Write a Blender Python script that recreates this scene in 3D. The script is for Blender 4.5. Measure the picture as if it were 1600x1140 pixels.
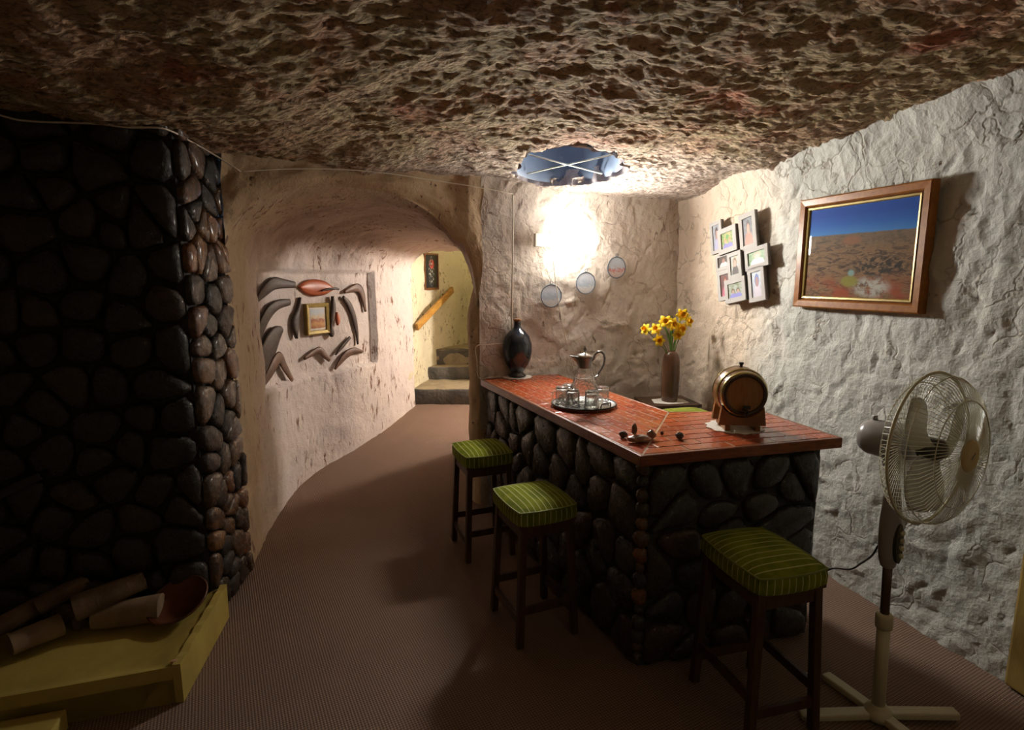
import bpy, math, random
import numpy as np
from mathutils import Vector, Matrix

# ------------------------------------------------------------------ clear
for o in list(bpy.data.objects):
    bpy.data.objects.remove(o, do_unlink=True)
scene = bpy.context.scene
COL = scene.collection
rnd = random.Random(7)
R = math.radians

# ------------------------------------------------------------------ camera, world, exposure
EYE = 1.55
FPX = 880.0
PITCH = math.atan(136 / 880)
cam = bpy.data.cameras.new('camera')
cam.sensor_width = 36.0
cam.lens = 36.0 * FPX / 1600
cam.clip_start = 0.05
camo = bpy.data.objects.new('camera', cam)
camo.location = (0, 0, EYE)
camo.rotation_euler = (math.pi / 2 - PITCH, 0, 0)
COL.objects.link(camo)
scene.camera = camo

world = bpy.data.worlds.new('sky')
scene.world = world
world.use_nodes = True
bg = world.node_tree.nodes['Background']
bg.inputs['Color'].default_value = (0.35, 0.58, 1.0, 1)      # pale evening sky above the skylight shaft
bg.inputs['Strength'].default_value = 0.7

vs = scene.view_settings
vs.view_transform = 'Standard'
vs.look = 'None'
vs.exposure = 0.0
vs.gamma = 1.0
vs.use_curve_mapping = False

WALL_LAMP = 330.0      # radiance of the box light on the back wall
ASSUMED_PASSAGE_LAMP = 700.0    # radiance of the assumed globe in the side room of the passage
ASSUMED_STAIR_LAMP = 70.0      # radiance of the assumed globe in the stairwell
ADDED_FILL_LAMP = 24.0       # radiance of the unseen fill globe added behind the viewer


# ------------------------------------------------------------------ measuring helpers (1600 x 1140 frame)
def ray(x, y):
    a = (x - 800) / FPX
    b = -(y - 570) / FPX
    return np.array([a, math.cos(PITCH) + b * math.sin(PITCH), -math.sin(PITCH) + b * math.cos(PITCH)])


E0 = np.array([0, 0, EYE])


def at_z(x, y, z):
    d = ray(x, y)
    return E0 + d * ((z - EYE) / d[2])


def at_y(x, y, Y):
    d = ray(x, y)
    return E0 + d * (Y / d[1])


def at_plane(x, y, P, n):
    d = ray(x, y)
    return E0 + d * (((np.array(P) - E0) @ n) / (d @ n))


# ------------------------------------------------------------------ noise (numpy)
def _hash(i, j, k, s):
    h = (i.astype(np.int64) * 374761393 + j.astype(np.int64) * 668265263 + k.astype(np.int64) * 2147483647 + s * 974634777) & 0xFFFFFFFF
    h = ((h ^ (h >> 13)) * 1274126177) & 0xFFFFFFFF
    h = ((h ^ (h >> 16)) * 2246822519) & 0xFFFFFFFF
    return h ^ (h >> 15)


def noise(p, seed=0):
    p = np.asarray(p, float)
    i = np.floor(p).astype(np.int64)
    f = p - i
    u = f * f * f * (f * (f * 6 - 15) + 10)
    out = 0
    for dx in (0, 1):
        wx = u[..., 0] if dx else 1 - u[..., 0]
        for dy in (0, 1):
            wy = u[..., 1] if dy else 1 - u[..., 1]
            for dz in (0, 1):
                wz = u[..., 2] if dz else 1 - u[..., 2]
                h = _hash(i[..., 0] + dx, i[..., 1] + dy, i[..., 2] + dz, seed)
                gx = ((h & 255) / 127.5 - 1)
                gy = (((h >> 8) & 255) / 127.5 - 1)
                gz = (((h >> 16) & 255) / 127.5 - 1)
                out = out + wx * wy * wz * (gx * (f[..., 0] - dx) + gy * (f[..., 1] - dy) + gz * (f[..., 2] - dz))
    return out * 1.1


def fbm(p, octv=4, seed=0, gain=0.5):
    a, s, o = 1.0, 0.0, np.asarray(p, float)
    for k in range(octv):
        s = s + a * noise(o, seed + k)
        o = o * 2.03
        a *= gain
    return s


def ridged(p, octv=3, seed=0):
    a, s, o = 1.0, 0.0, np.asarray(p, float)
    for k in range(octv):
        s = s + a * (1 - 2 * np.abs(noise(o, seed + k)))
        o = o * 2.1
        a *= 0.5
    return s


# ------------------------------------------------------------------ materials
MATS = {}


class NT:
    def __init__(self, name):
        self.m = bpy.data.materials.new(name)
        self.m.use_nodes = True
        self.nt = self.m.node_tree
        self.b = self.nt.nodes['Principled BSDF']

    def n(self, t, **kw):
        x = self.nt.nodes.new(t)
        for k, v in kw.items():
            setattr(x, k, v)
        return x

    def put(self, sock, v):
        if isinstance(v, bpy.types.NodeSocket):
            self.nt.links.new(v, sock)
        elif isinstance(v, (tuple, list)) and len(v) == 3 and sock.type == 'RGBA':
            sock.default_value = (*v, 1)
        else:
            sock.default_value = v

    def math(self, op, a, b=0.0, c=None):
        x = self.n('ShaderNodeMath', operation=op)
        self.put(x.inputs[0], a)
        self.put(x.inputs[1], b)
        if c is not None:
            self.put(x.inputs[2], c)
        return x.outputs[0]

    def mix(self, f, a, b, mode='MIX'):
        x = self.n('ShaderNodeMix', data_type='RGBA', blend_type=mode)
        self.put(x.inputs['Factor'], f)
        self.put(x.inputs[6], a)
        self.put(x.inputs[7], b)
        return x.outputs[2]

    def coord(self, which='Object'):
        return self.n('ShaderNodeTexCoord').outputs[which]

    def mapped(self, vec, scale=(1, 1, 1), rot=(0, 0, 0)):
        x = self.n('ShaderNodeMapping')
        self.put(x.inputs['Vector'], vec)
        x.inputs['Scale'].default_value = scale
        x.inputs['Rotation'].default_value = rot
        return x.outputs[0]

    def noise(self, vec, scale, detail=4.0, rough=0.55, dist=0.0):
        x = self.n('ShaderNodeTexNoise')
        self.put(x.inputs['Vector'], vec)
        x.inputs['Scale'].default_value = scale
        x.inputs['Detail'].default_value = detail
        x.inputs['Roughness'].default_value = rough
        x.inputs['Distortion'].default_value = dist
        return x.outputs['Fac']

    def voro(self, vec, scale, feature='F1'):
        x = self.n('ShaderNodeTexVoronoi', feature=feature)
        self.put(x.inputs['Vector'], vec)
        x.inputs['Scale'].default_value = scale
        return x.outputs['Distance']

    def ramp(self, f, lo, hi, a=0.0, b=1.0):
        x = self.n('ShaderNodeMapRange')
        x.interpolation_type = 'SMOOTHSTEP'
        self.put(x.inputs['Value'], f)
        for k, v in zip(('From Min', 'From Max', 'To Min', 'To Max'), (lo, hi, a, b)):
            x.inputs[k].default_value = v
        return x.outputs[0]

    def stops(self, f, stops):
        x = self.n('ShaderNodeValToRGB')
        e = x.color_ramp.elements
        while len(e) < len(stops):
            e.new(0.5)
        for k, (p, c) in zip(e, stops):
            k.position = p
            k.color = (*c, 1)
        self.put(x.inputs[0], f)
        return x.outputs[0]

    def xyz(self, vec):
        x = self.n('ShaderNodeSeparateXYZ')
        self.put(x.inputs[0], vec)
        return x.outputs

    def bump(self, h, strength=0.5, dist=0.01, prev=None):
        x = self.n('ShaderNodeBump')
        self.put(x.inputs['Height'], h)
        x.inputs['Strength'].default_value = strength
        x.inputs['Distance'].default_value = dist
        if prev is not None:
            self.put(x.inputs['Normal'], prev)
        return x.outputs[0]

    def done(self, color=None, rough=None, normal=None, **kw):
        if color is not None:
            self.put(self.b.inputs['Base Color'], color)
        if rough is not None:
            self.put(self.b.inputs['Roughness'], rough)
        if normal is not None:
            self.put(self.b.inputs['Normal'], normal)
        for k, v in kw.items():
            self.put(self.b.inputs[k.replace('_', ' ')], v)
        MATS[self.m.name] = self.m
        return self.m


def simple(name, c1, c2=None, scale=8, rough=0.5, bump=None, stretch=(1, 1, 1), **kw):
    t = NT(name)
    v = t.mapped(t.coord(), stretch)
    col = c1
    if c2 is not None:
        col = t.mix(t.ramp(t.noise(v, scale), 0.32, 0.68), c1, c2)
    nrm = None
    if bump:
        nrm = t.bump(t.noise(v, bump[0], 5), bump[1], bump[2])
    return t.done(col, rough, nrm, **kw)


def cave_mat(name, base, tint, dark, spots=0.62, streak=(1, 1, 0.35), rough=0.85, bscale=38, bstr=0.6, shift=None, plates=None):
    t = NT(name)
    v = t.coord()
    col = t.mix(t.ramp(t.noise(v, 2.2, 5), 0.35, 0.7), base, tint)
    if shift:
        col = shift(t, v, col)
    sv = t.mapped(v, streak)
    f1 = t.noise(sv, 26, 4, 0.6, 0.6)
    f2 = t.noise(v, 3.0, 3)
    spot = t.math('MULTIPLY', t.ramp(f1, spots, spots + 0.09), t.ramp(f2, 0.42, 0.6))
    col = t.mix(spot, col, dark)
    f3 = t.ramp(t.noise(v, 7, 6, 0.7, 1.2), 0.6, 0.78, 0, 0.55)
    col = t.mix(f3, col, dark)
    nrm = t.bump(t.noise(v, bscale, 6, 0.62), bstr, 0.012)
    nrm = t.bump(t.math('SUBTRACT', 1.0, spot), 0.5, 0.006, nrm)
    if plates:
        sc, st, cut = plates
        nz = t.n('ShaderNodeTexNoise')
        t.put(nz.inputs['Vector'], v)
        nz.inputs['Scale'].default_value = 5.0
        nz.inputs['Detail'].default_value = 4.0
        ad = t.n('ShaderNodeVectorMath', operation='MULTIPLY_ADD')
        t.put(ad.inputs[0], nz.outputs['Color'])
        ad.inputs[1].default_value = (0.28, 0.28, 0.28)
        t.put(ad.inputs[2], v)
        dv = ad.outputs[0]
        edge = t.voro(t.mapped(dv, (1, 1, 0.8), (0.5, 0.2, 0.3)), sc, 'DISTANCE_TO_EDGE')
        cell = t.voro(t.mapped(dv, (1.3, 1.3, 0.7), (0.1, 0.6, 0.0)), sc * 1.7, 'F1')
        crack = t.math('MULTIPLY', t.ramp(edge, 0.0, 0.045, 1, 0), t.ramp(t.noise(v, 4.0, 3), 0.46, 0.6))
        col = t.mix(t.math('MULTIPLY', crack, cut), col, dark)
        nrm = t.bump(t.math('SUBTRACT', t.math('MULTIPLY', cell, 1.0), t.math('MULTIPLY', crack, 0.5)), st, 0.03, nrm)
    return t.done(col, rough, nrm)


def right_shift(t, v, col):
    # older cream limewash at the back end of the wall, newer white render towards the viewer
    y = t.xyz(v)[1]
    f = t.ramp(t.math('ADD', y, t.math('MULTIPLY', t.noise(v, 5), 0.35)), 3.25, 3.75)
    return t.mix(f, col, (0.66, 0.54, 0.42))


cave_mat('render_white', (0.58, 0.58, 0.53), (0.49, 0.50, 0.46), (0.19, 0.14, 0.09), spots=0.64, streak=(1, 1, 0.6), bscale=55, bstr=0.6, shift=right_shift, plates=(6.0, 0.36, 0.45))
cave_mat('limewash', (0.62, 0.54, 0.46), (0.52, 0.44, 0.37), (0.17, 0.10, 0.065), spots=0.62, streak=(1, 1, 0.5), plates=(6.0, 0.28, 0.3))


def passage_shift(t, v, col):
    # tan at the passage mouth, pinkish brown overhead, paler on the wall farther in
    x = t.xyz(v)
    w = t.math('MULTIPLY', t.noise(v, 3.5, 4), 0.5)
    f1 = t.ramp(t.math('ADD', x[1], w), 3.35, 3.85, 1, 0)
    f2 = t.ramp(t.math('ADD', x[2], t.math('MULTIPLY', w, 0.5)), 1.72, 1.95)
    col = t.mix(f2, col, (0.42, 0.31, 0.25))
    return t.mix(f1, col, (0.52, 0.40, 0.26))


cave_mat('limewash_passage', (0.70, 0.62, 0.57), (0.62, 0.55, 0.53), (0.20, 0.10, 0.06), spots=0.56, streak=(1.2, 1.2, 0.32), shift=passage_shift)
cave_mat('limewash_arch', (0.58, 0.44, 0.28), (0.46, 0.33, 0.2), (0.13, 0.075, 0.045), spots=0.6, streak=(1, 1, 0.8))
cave_mat('limewash_yellow', (0.66, 0.60, 0.42), (0.58, 0.53, 0.39), (0.16, 0.11, 0.05), spots=0.57, streak=(1, 1, 0.6))
simple('shaft_steel', (0.17, 0.23, 0.33), (0.14, 0.19, 0.28), 6, 0.5)
simple('shaft_rock', (0.45, 0.41, 0.42), (0.33, 0.29, 0.31), 12, 0.9, (40, 0.6, 0.01))


def ceiling_mat():
    t = NT('sandstone_ceiling')
    v = t.coord()
    big = t.noise(v, 1.6, 5, 0.6, 0.4)
    col = t.stops(big, [(0.30, (0.34, 0.20, 0.11)), (0.42, (0.52, 0.37, 0.22)), (0.50, (0.42, 0.33, 0.17)), (0.60, (0.50, 0.30, 0.17)), (0.72, (0.60, 0.48, 0.34))])
    red = t.ramp(t.noise(v, 2.3, 4, 0.6, 0.9), 0.54, 0.72, 0, 0.7)
    col = t.mix(red, col, (0.48, 0.13, 0.06))
    y = t.xyz(v)
    # paler tint over the rock near the back wall
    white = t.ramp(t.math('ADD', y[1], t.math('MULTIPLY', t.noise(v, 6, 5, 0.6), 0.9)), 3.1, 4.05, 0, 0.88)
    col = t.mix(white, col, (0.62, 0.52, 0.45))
    m = t.mapped(v, (1.0, 2.4, 1.0), (0, 0, 0.35))
    fine = t.noise(m, 34, 7, 0.65, 0.8)
    col = t.mix(t.ramp(fine, 0.36, 0.56, 0.75, 0), col, (0.08, 0.045, 0.025))
    n1 = t.bump(t.noise(m, 16, 7, 0.65, 0.8), 0.7, 0.03)
    n2 = t.bump(t.voro(t.mapped(v, (1, 1.8, 1), (0, 0, 0.4)), 30), 0.6, 0.015, n1)
    return t.done(col, 0.9, n2)


ceiling_mat()


def carpet_mat():
    t = NT('sisal_carpet')
    v = t.coord()
    s = t.xyz(t.mapped(v, (1, 1, 1), (0, 0, R(17))))
    a = t.math('SINE', t.math('MULTIPLY', s[0], 420.0))
    b = t.math('SINE', t.math('MULTIPLY', s[1], 420.0))
    weave = t.math('MULTIPLY', a, b)
    col = t.mix(t.ramp(weave, -0.6, 0.8), (0.13, 0.08, 0.055), (0.31, 0.205, 0.15))
    col = t.mix(t.ramp(t.noise(v, 1.2, 3), 0.4, 0.7, 0, 0.35), col, (0.16, 0.095, 0.06))
    return t.done(col, 0.95, t.bump(weave, 0.5, 0.003))


carpet_mat()


def stone_mat(name, stops, rough=0.35, coat=0.35):
    t = NT(name)
    v = t.coord()
    info = t.n('ShaderNodeObjectInfo').outputs['Random']
    col = t.stops(info, stops)
    col = t.mix(t.ramp(t.noise(v, 30, 5, 0.6), 0.35, 0.7, 0, 0.7), col, (0.02, 0.016, 0.012))
    rg = t.ramp(t.noise(v, 22, 4), 0.35, 0.7, rough * 0.6, rough + 0.25)
    return t.done(col, rg, t.bump(t.noise(v, 45, 6, 0.65), 0.9, 0.012), Coat_Weight=coat, Coat_Roughness=0.15)


stone_mat('dark_stone', [(0.0, (0.012, 0.010, 0.008)), (0.3, (0.02, 0.015, 0.010)), (0.55, (0.017, 0.017, 0.012)), (0.8, (0.035, 0.017, 0.009)), (1.0, (0.05, 0.03, 0.012))], 0.45, 0.12)
stone_mat('bar_stone', [(0.0, (0.022, 0.022, 0.019)), (0.35, (0.034, 0.03, 0.022)), (0.6, (0.025, 0.03, 0.026)), (0.85, (0.055, 0.036, 0.018)), (1.0, (0.065, 0.026, 0.014))], 0.42)
stone_mat('lit_rust_stone', [(0.0, (0.09, 0.04, 0.018)), (0.35, (0.16, 0.08, 0.03)), (0.6, (0.04, 0.028, 0.016)), (0.85, (0.24, 0.09, 0.03)), (1.0, (0.27, 0.15, 0.045))], 0.25)  # rusty stone, its colour lightened for the lamp light on these faces
simple('mortar_dark', (0.012, 0.010, 0.008), (0.022, 0.018, 0.013), 14, 0.75, (50, 0.8, 0.01))
simple('mortar_bar', (0.03, 0.03, 0.026), (0.05, 0.048, 0.04), 14, 0.8, (50, 0.8, 0.01))


def tile_mat():
    t = NT('terracotta_tile')
    v = t.coord()
    info = t.n('ShaderNodeObjectInfo').outputs['Random']
    col = t.stops(info, [(0.0, (0.36, 0.058, 0.02)), (0.4, (0.46, 0.085, 0.026)), (0.75, (0.40, 0.095, 0.03)), (1.0, (0.31, 0.048, 0.02))])
    col = t.mix(t.ramp(t.noise(v, 60, 4), 0.4, 0.75, 0, 0.25), col, (0.17, 0.03, 0.015))
    return t.done(col, t.ramp(t.noise(v, 35, 3), 0.3, 0.7, 0.12, 0.3), t.bump(t.noise(v, 25, 3), 0.12, 0.004))


tile_mat()
simple('grout', (0.50, 0.34, 0.22), (0.58, 0.42, 0.30), 20, 0.18)
simple('edge_wood', (0.27, 0.075, 0.022), (0.16, 0.04, 0.012), 6, 0.3, (30, 0.15, 0.003), (3, 3, 14))
simple('dark_wood', (0.085, 0.042, 0.02), (0.05, 0.024, 0.012), 10, 0.4, (40, 0.2, 0.003), (6, 6, 1))
simple('frame_wood', (0.33, 0.13, 0.028), (0.24, 0.088, 0.018), 9, 0.28, None, (4, 4, 4))
simple('frame_wood_dark', (0.16, 0.06, 0.018), (0.11, 0.04, 0.012), 9, 0.3)
simple('gold_frame', (0.34, 0.25, 0.06), (0.26, 0.18, 0.04), 12, 0.35, None, Metallic=0.3)
simple('rail_wood', (0.45, 0.24, 0.05), (0.33, 0.16, 0.03), 6, 0.4, None, (1, 1, 6))
simple('step_stone', (0.085, 0.075, 0.06), (0.05, 0.045, 0.04), 9, 0.6, (30, 0.8, 0.015))
simple('step_tread', (0.30, 0.24, 0.15), (0.2, 0.16, 0.1), 9, 0.7, (30, 0.4, 0.01))
simple('boomerang_dark', (0.065, 0.034, 0.022), (0.035, 0.02, 0.014), 18, 0.55, None, (1, 1, 3))
simple('boomerang_brown', (0.16, 0.075, 0.038), (0.09, 0.042, 0.024), 14, 0.5)
simple('boomerang_orange', (0.52, 0.125, 0.04), (0.42, 0.09, 0.03), 10, 0.4)
simple('hearth_yellow', (0.50, 0.39, 0.09), (0.40, 0.30, 0.065), 5, 0.6, (40, 0.25, 0.005))
simple('hearth_chip', (0.5, 0.3, 0.2), (0.45, 0.25, 0.15), 5, 0.8)
simple('bark', (0.19, 0.125, 0.07), (0.10, 0.06, 0.035), 9, 0.85, (35, 0.7, 0.01), (1, 1, 0.25))
simple('bark_stripped', (0.30, 0.21, 0.12), (0.2, 0.13, 0.07), 9, 0.75, (35, 0.4, 0.008), (1, 1, 0.2))
simple('cut_wood', (0.50, 0.28, 0.17), (0.38, 0.2, 0.11), 16, 0.8)
simple('dish_wood', (0.13, 0.04, 0.016), (0.08, 0.025, 0.01), 8, 0.35)
simple('iron', (0.03, 0.028, 0.026), (0.05, 0.04, 0.03), 20, 0.5, None, Metallic=0.7)
simple('vase_blue', (0.012, 0.022, 0.035), (0.02, 0.03, 0.045), 6, 0.08, None, Coat_Weight=0.6)
simple('cork', (0.40, 0.2, 0.09), (0.3, 0.14, 0.06), 60, 0.85)
simple('doily', (0.78, 0.74, 0.66), (0.66, 0.62, 0.54), 60, 0.9, (140, 0.6, 0.002))
simple('pewter', (0.33, 0.35, 0.36), (0.26, 0.28, 0.29), 15, 0.32, None, Metallic=0.9)
simple('silver', (0.85, 0.86, 0.83), (0.78, 0.79, 0.76), 15, 0.22, None, Metallic=1.0)
t = NT('clear_glass')
t.done((0.98, 1.0, 0.99), 0.03, t.bump(t.voro(t.coord(), 70), 0.25, 0.006), Transmission_Weight=0.94, IOR=1.5)
simple('rock_brown', (0.20, 0.10, 0.055), (0.36, 0.22, 0.14), 40, 0.45, (60, 0.5, 0.004))
simple('rock_dark', (0.05, 0.03, 0.024), (0.10, 0.05, 0.03), 40, 0.4, (60, 0.5, 0.004))
simple('barrel_stave', (0.27, 0.13, 0.04), (0.18, 0.08, 0.025), 12, 0.3, None, (4, 4, 4))
simple('barrel_head', (0.34, 0.16, 0.04), (0.26, 0.115, 0.028), 14, 0.55, None, (8, 1, 1))
simple('barrel_rim', (0.055, 0.03, 0.018), (0.04, 0.02, 0.012), 12, 0.35)
simple('brass', (0.62, 0.52, 0.22), (0.5, 0.42, 0.18), 12, 0.24, None, Metallic=1.0)
simple('black_plastic', (0.015, 0.014, 0.013), None, 5, 0.4)
simple('cradle_wood', (0.30, 0.125, 0.03), (0.2, 0.075, 0.02), 10, 0.35)
simple('vase_brown', (0.16, 0.075, 0.04), (0.09, 0.05, 0.032), 7, 0.22, None, (1, 1, 0.3))
simple('petal', (0.92, 0.68, 0.03), (0.88, 0.60, 0.02), 30, 0.6, None, Subsurface_Weight=0.1)
simple('corona', (0.90, 0.50, 0.01), (0.85, 0.43, 0.01), 30, 0.6)
simple('leaf', (0.16, 0.27, 0.05), (0.11, 0.2, 0.04), 20, 0.5)
simple('fan_plastic', (0.60, 0.56, 0.37), (0.56, 0.52, 0.34), 5, 0.4)
simple('fan_grey', (0.34, 0.32, 0.30), (0.31, 0.29, 0.27), 5, 0.3)
simple('fan_tube', (0.16, 0.10, 0.07), (0.14, 0.09, 0.06), 5, 0.25, None, Metallic=0.5)
simple('fan_wire', (0.62, 0.60, 0.46), None, 5, 0.35)
simple('fan_cap', (0.55, 0.42, 0.20), (0.52, 0.4, 0.18), 5, 0.35)
simple('fan_dark', (0.05, 0.045, 0.03), None, 5, 0.4)
t = NT('fan_blade')
t.done((0.62, 0.61, 0.52), 0.25, None, Transmission_Weight=0.35, IOR=1.2)
simple('cable_white', (0.62, 0.55, 0.43), None, 5, 0.5)
simple('cable_black', (0.012, 0.012, 0.012), None, 5, 0.45)
simple('white_plastic', (0.74, 0.70, 0.58), None, 5, 0.4)
simple('photo_frame', (0.38, 0.36, 0.34), (0.34, 0.32, 0.30), 6, 0.75)
simple('photo_frame_edge', (0.10, 0.08, 0.07), None, 6, 0.4)
simple('ochre_post', (0.36, 0.24, 0.06), (0.25, 0.16, 0.04), 5, 0.6, (25, 0.4, 0.008), (1, 1, 0.4))
simple('plate_rim', (0.13, 0.16, 0.20), (0.09, 0.11, 0.14), 12, 0.35)
simple('skirting_rock', (0.16, 0.12, 0.08), (0.08, 0.06, 0.04), 12, 0.9)


def emit(name, color, strength):
    t = NT(name)
    t.done((0.9, 0.9, 0.9), 0.5, None, Emission_Color=color, Emission_Strength=strength)


emit('lamp_box', (1.0, 0.955, 0.88), WALL_LAMP)
emit('lamp_side', (1.0, 0.955, 0.88), WALL_LAMP * 0.08)
emit('lamp_assumed_passage', (1.0, 0.90, 0.80), ASSUMED_PASSAGE_LAMP)
emit('lamp_assumed_stair', (1.0, 0.85, 0.50), ASSUMED_STAIR_LAMP)
emit('lamp_added_fill', (1.0, 0.72, 0.34), ADDED_FILL_LAMP)  # glow of the added fill lamp


def stripe_mat(name, k):
    t = NT(name)
    uv = t.xyz(t.coord('UV'))
    fr = t.math('FRACT', t.math('MULTIPLY', uv[0], k))
    d = t.math('ABSOLUTE', t.math('SUBTRACT', fr, 0.5))
    line = t.ramp(d, 0.40, 0.46)
    v = t.coord()
    col = t.mix(t.ramp(t.noise(v, 14, 3), 0.35, 0.65), (0.20, 0.235, 0.008), (0.115, 0.145, 0.006))
    col = t.mix(line, col, (0.50, 0.50, 0.20))
    return t.done(col, 0.9, t.bump(t.noise(v, 180, 2), 0.25, 0.002), Specular_IOR_Level=0.15, Sheen_Weight=0.12, Sheen_Roughness=0.4, Sheen_Tint=(0.6, 0.8, 0.05, 1))


stripe_mat('green_velvet', 11)
simple('green_piping', (0.20, 0.24, 0.03), None, 5, 0.6)


def ellipse(t, uv, cx, cy, rx, ry, soft=0.15):
    a = t.math('DIVIDE', t.math('SUBTRACT', uv[0], cx), rx)
    b = t.math('DIVIDE', t.math('SUBTRACT', uv[1], cy), ry)
    d = t.math('ADD', t.math('MULTIPLY', a, a), t.math('MULTIPLY', b, b))
    return t.ramp(d, 1 - soft, 1 + soft, 1, 0)


def photo_mat(name, bg1, bg2, cloth, skin, hair, two=False, big=1.0):
    t = NT(name)
    c = t.coord('UV')
    uv = t.xyz(c)
    col = t.mix(t.ramp(t.noise(c, 5, 3), 0.35, 0.65), bg1, bg2)
    for cx in ((0.33, 0.68) if two else (0.52,)):
        s = 0.62 if two else big
        col = t.mix(ellipse(t, uv, cx, 0.02, 0.40 * s, 0.48 * s), col, cloth)
        col = t.mix(ellipse(t, uv, cx, 0.5 * s + 0.16, 0.20 * s, 0.25 * s), col, hair)
        col = t.mix(ellipse(t, uv, cx, 0.45 * s + 0.14, 0.14 * s, 0.19 * s), col, skin)
    dk = t.mix(1.0, col, (0.6, 0.6, 0.6), 'MULTIPLY')
    return t.done(dk, 0.5)


def landscape_mat():
    t = NT('landscape_print')
    c = t.coord('UV')
    uv = t.xyz(c)
    w = t.math('ADD', uv[1], t.math('MULTIPLY', t.math('SUBTRACT', t.noise(t.mapped(c, (3, 1, 1)), 3, 4), 0.5), 0.03))
    sky = t.stops(w, [(0.70, (0.035, 0.16, 0.42)), (0.80, (0.012, 0.09, 0.36)), (0.9, (0.006, 0.055, 0.29))])
    n = t.noise(t.mapped(c, (5, 12, 1)), 2.0, 7, 0.65, 1.2)
    land = t.stops(n, [(0.32, (0.02, 0.012, 0.008)), (0.45, (0.10, 0.055, 0.028)), (0.55, (0.19, 0.115, 0.055)), (0.7, (0.12, 0.045, 0.02))])
    land = t.mix(t.ramp(uv[1], 0.45, 0.70, 0, 0.6), land, (0.11, 0.09, 0.065))
    red = t.math('MULTIPLY', t.ramp(uv[1], 0.32, 0.05), t.ramp(t.noise(c, 4, 4), 0.4, 0.6))
    land = t.mix(red, land, (0.24, 0.05, 0.015))
    dk = t.math('MULTIPLY', ellipse(t, uv, 0.72, 0.34, 0.24, 0.10, 0.5), t.ramp(t.noise(c, 22, 4), 0.45, 0.55))
    land = t.mix(dk, land, (0.02, 0.015, 0.01))
    wh = t.math('MULTIPLY', ellipse(t, uv, 0.66, 0.12, 0.15, 0.10, 0.9), t.ramp(t.noise(c, 12, 6, 0.7), 0.38, 0.58))
    land = t.mix(wh, land, (0.36, 0.36, 0.32))
    land = t.mix(ellipse(t, uv, 0.47, 0.27, 0.03, 0.035, 0.8), land, (0.16, 0.26, 0.24))
    land = t.mix(t.math('MULTIPLY', ellipse(t, uv, 0.46, 0.18, 0.08, 0.06, 0.6), 0.8), land, (0.20, 0.20, 0.03))
    land = t.mix(t.math('MULTIPLY', ellipse(t, uv, 0.45, 0.62, 0.09, 0.05, 0.6), 0.8), land, (0.2, 0.09, 0.045))
    col = t.mix(t.ramp(w, 0.685, 0.70), land, sky)
    return t.done(col, 0.6, None, Specular_IOR_Level=0.1, Coat_Weight=0.45, Coat_Roughness=0.0)


landscape_mat()


def scene_print(name, stops, scale=4, coat=0.3):
    t = NT(name)
    c = t.coord('UV')
    uv = t.xyz(c)
    f = t.math('ADD', t.math('MULTIPLY', uv[1], 0.75), t.math('MULTIPLY', t.noise(c, scale, 5, 0.6, 0.6), 0.5))
    return t.done(t.stops(f, stops), 0.35, None, Coat_Weight=coat)


scene_print('outback_print', [(0.25, (0.36, 0.11, 0.03)), (0.42, (0.58, 0.30, 0.08)), (0.55, (0.33, 0.07, 0.03)), (0.68, (0.62, 0.5, 0.32)), (0.85, (0.5, 0.55, 0.6))])
scene_print('plate_print', [(0.25, (0.40, 0.36, 0.33)), (0.45, (0.5, 0.49, 0.47)), (0.55, (0.33, 0.38, 0.44)), (0.8, (0.5, 0.52, 0.56))], 6)
scene_print('plate_print_red', [(0.25, (0.40, 0.30, 0.26)), (0.45, (0.5, 0.4, 0.36)), (0.52, (0.45, 0.14, 0.1)), (0.62, (0.42, 0.43, 0.46)), (0.85, (0.45, 0.5, 0.55))], 6)


def flower_print():
    t = NT('flower_print')
    c = t.coord('UV')
    uv = t.xyz(c)
    stem = t.math('MULTIPLY', ellipse(t, uv, 0.5, 0.5, 0.22, 0.42, 0.4), t.ramp(t.noise(c, 13, 4), 0.52, 0.6))
    col = t.mix(stem, (0.018, 0.02, 0.022), (0.45, 0.45, 0.38))
    red = t.math('MULTIPLY', ellipse(t, uv, 0.55, 0.72, 0.2, 0.13, 0.5), t.ramp(t.noise(c, 9, 3), 0.45, 0.55))
    return t.done(t.mix(red, col, (0.55, 0.06, 0.04)), 0.3)


flower_print()


# ------------------------------------------------------------------ object helpers
def link(o, parent=None):
    COL.objects.link(o)
    if parent is not None:
        o.parent = parent
    return o


def tag(o, label=None, cat=None, group=None, kind=None):
    if label:
        o['label'] = label
    if cat:
        o['category'] = cat
    if group:
        o['group'] = group
    if kind:
        o['kind'] = kind
    return o


def thing(name, label, cat, loc=(0, 0, 0), rz=0.0, group=None):
    o = bpy.data.objects.new(name, None)
    o.empty_display_size = 0.05
    link(o)
    o.location = tuple(float(c) for c in loc)
    o.rotation_euler = (0, 0, rz)
    return tag(o, label, cat, group)


def mesh_obj(name, V, F, mat, parent=None, smooth=False, loc=None, uv=None):
    me = bpy.data.meshes.new(name)
    me.from_pydata([tuple(map(float, v)) for v in V], [], F)
    if smooth:
        me.polygons.foreach_set('use_smooth', [True] * len(me.polygons))
    if uv is not None:
        l = me.uv_layers.new(name='UVMap')
        idx = np.empty(len(me.loops), np.int32)
        me.loops.foreach_get('vertex_index', idx)
        l.data.foreach_set('uv', np.asarray(uv, np.float32)[idx].ravel())
    me.materials.append(MATS[mat])
    me.update()
    o = bpy.data.objects.new(name, me)
    if loc is not None:
        o.location = tuple(map(float, loc))
    return link(o, parent)


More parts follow.
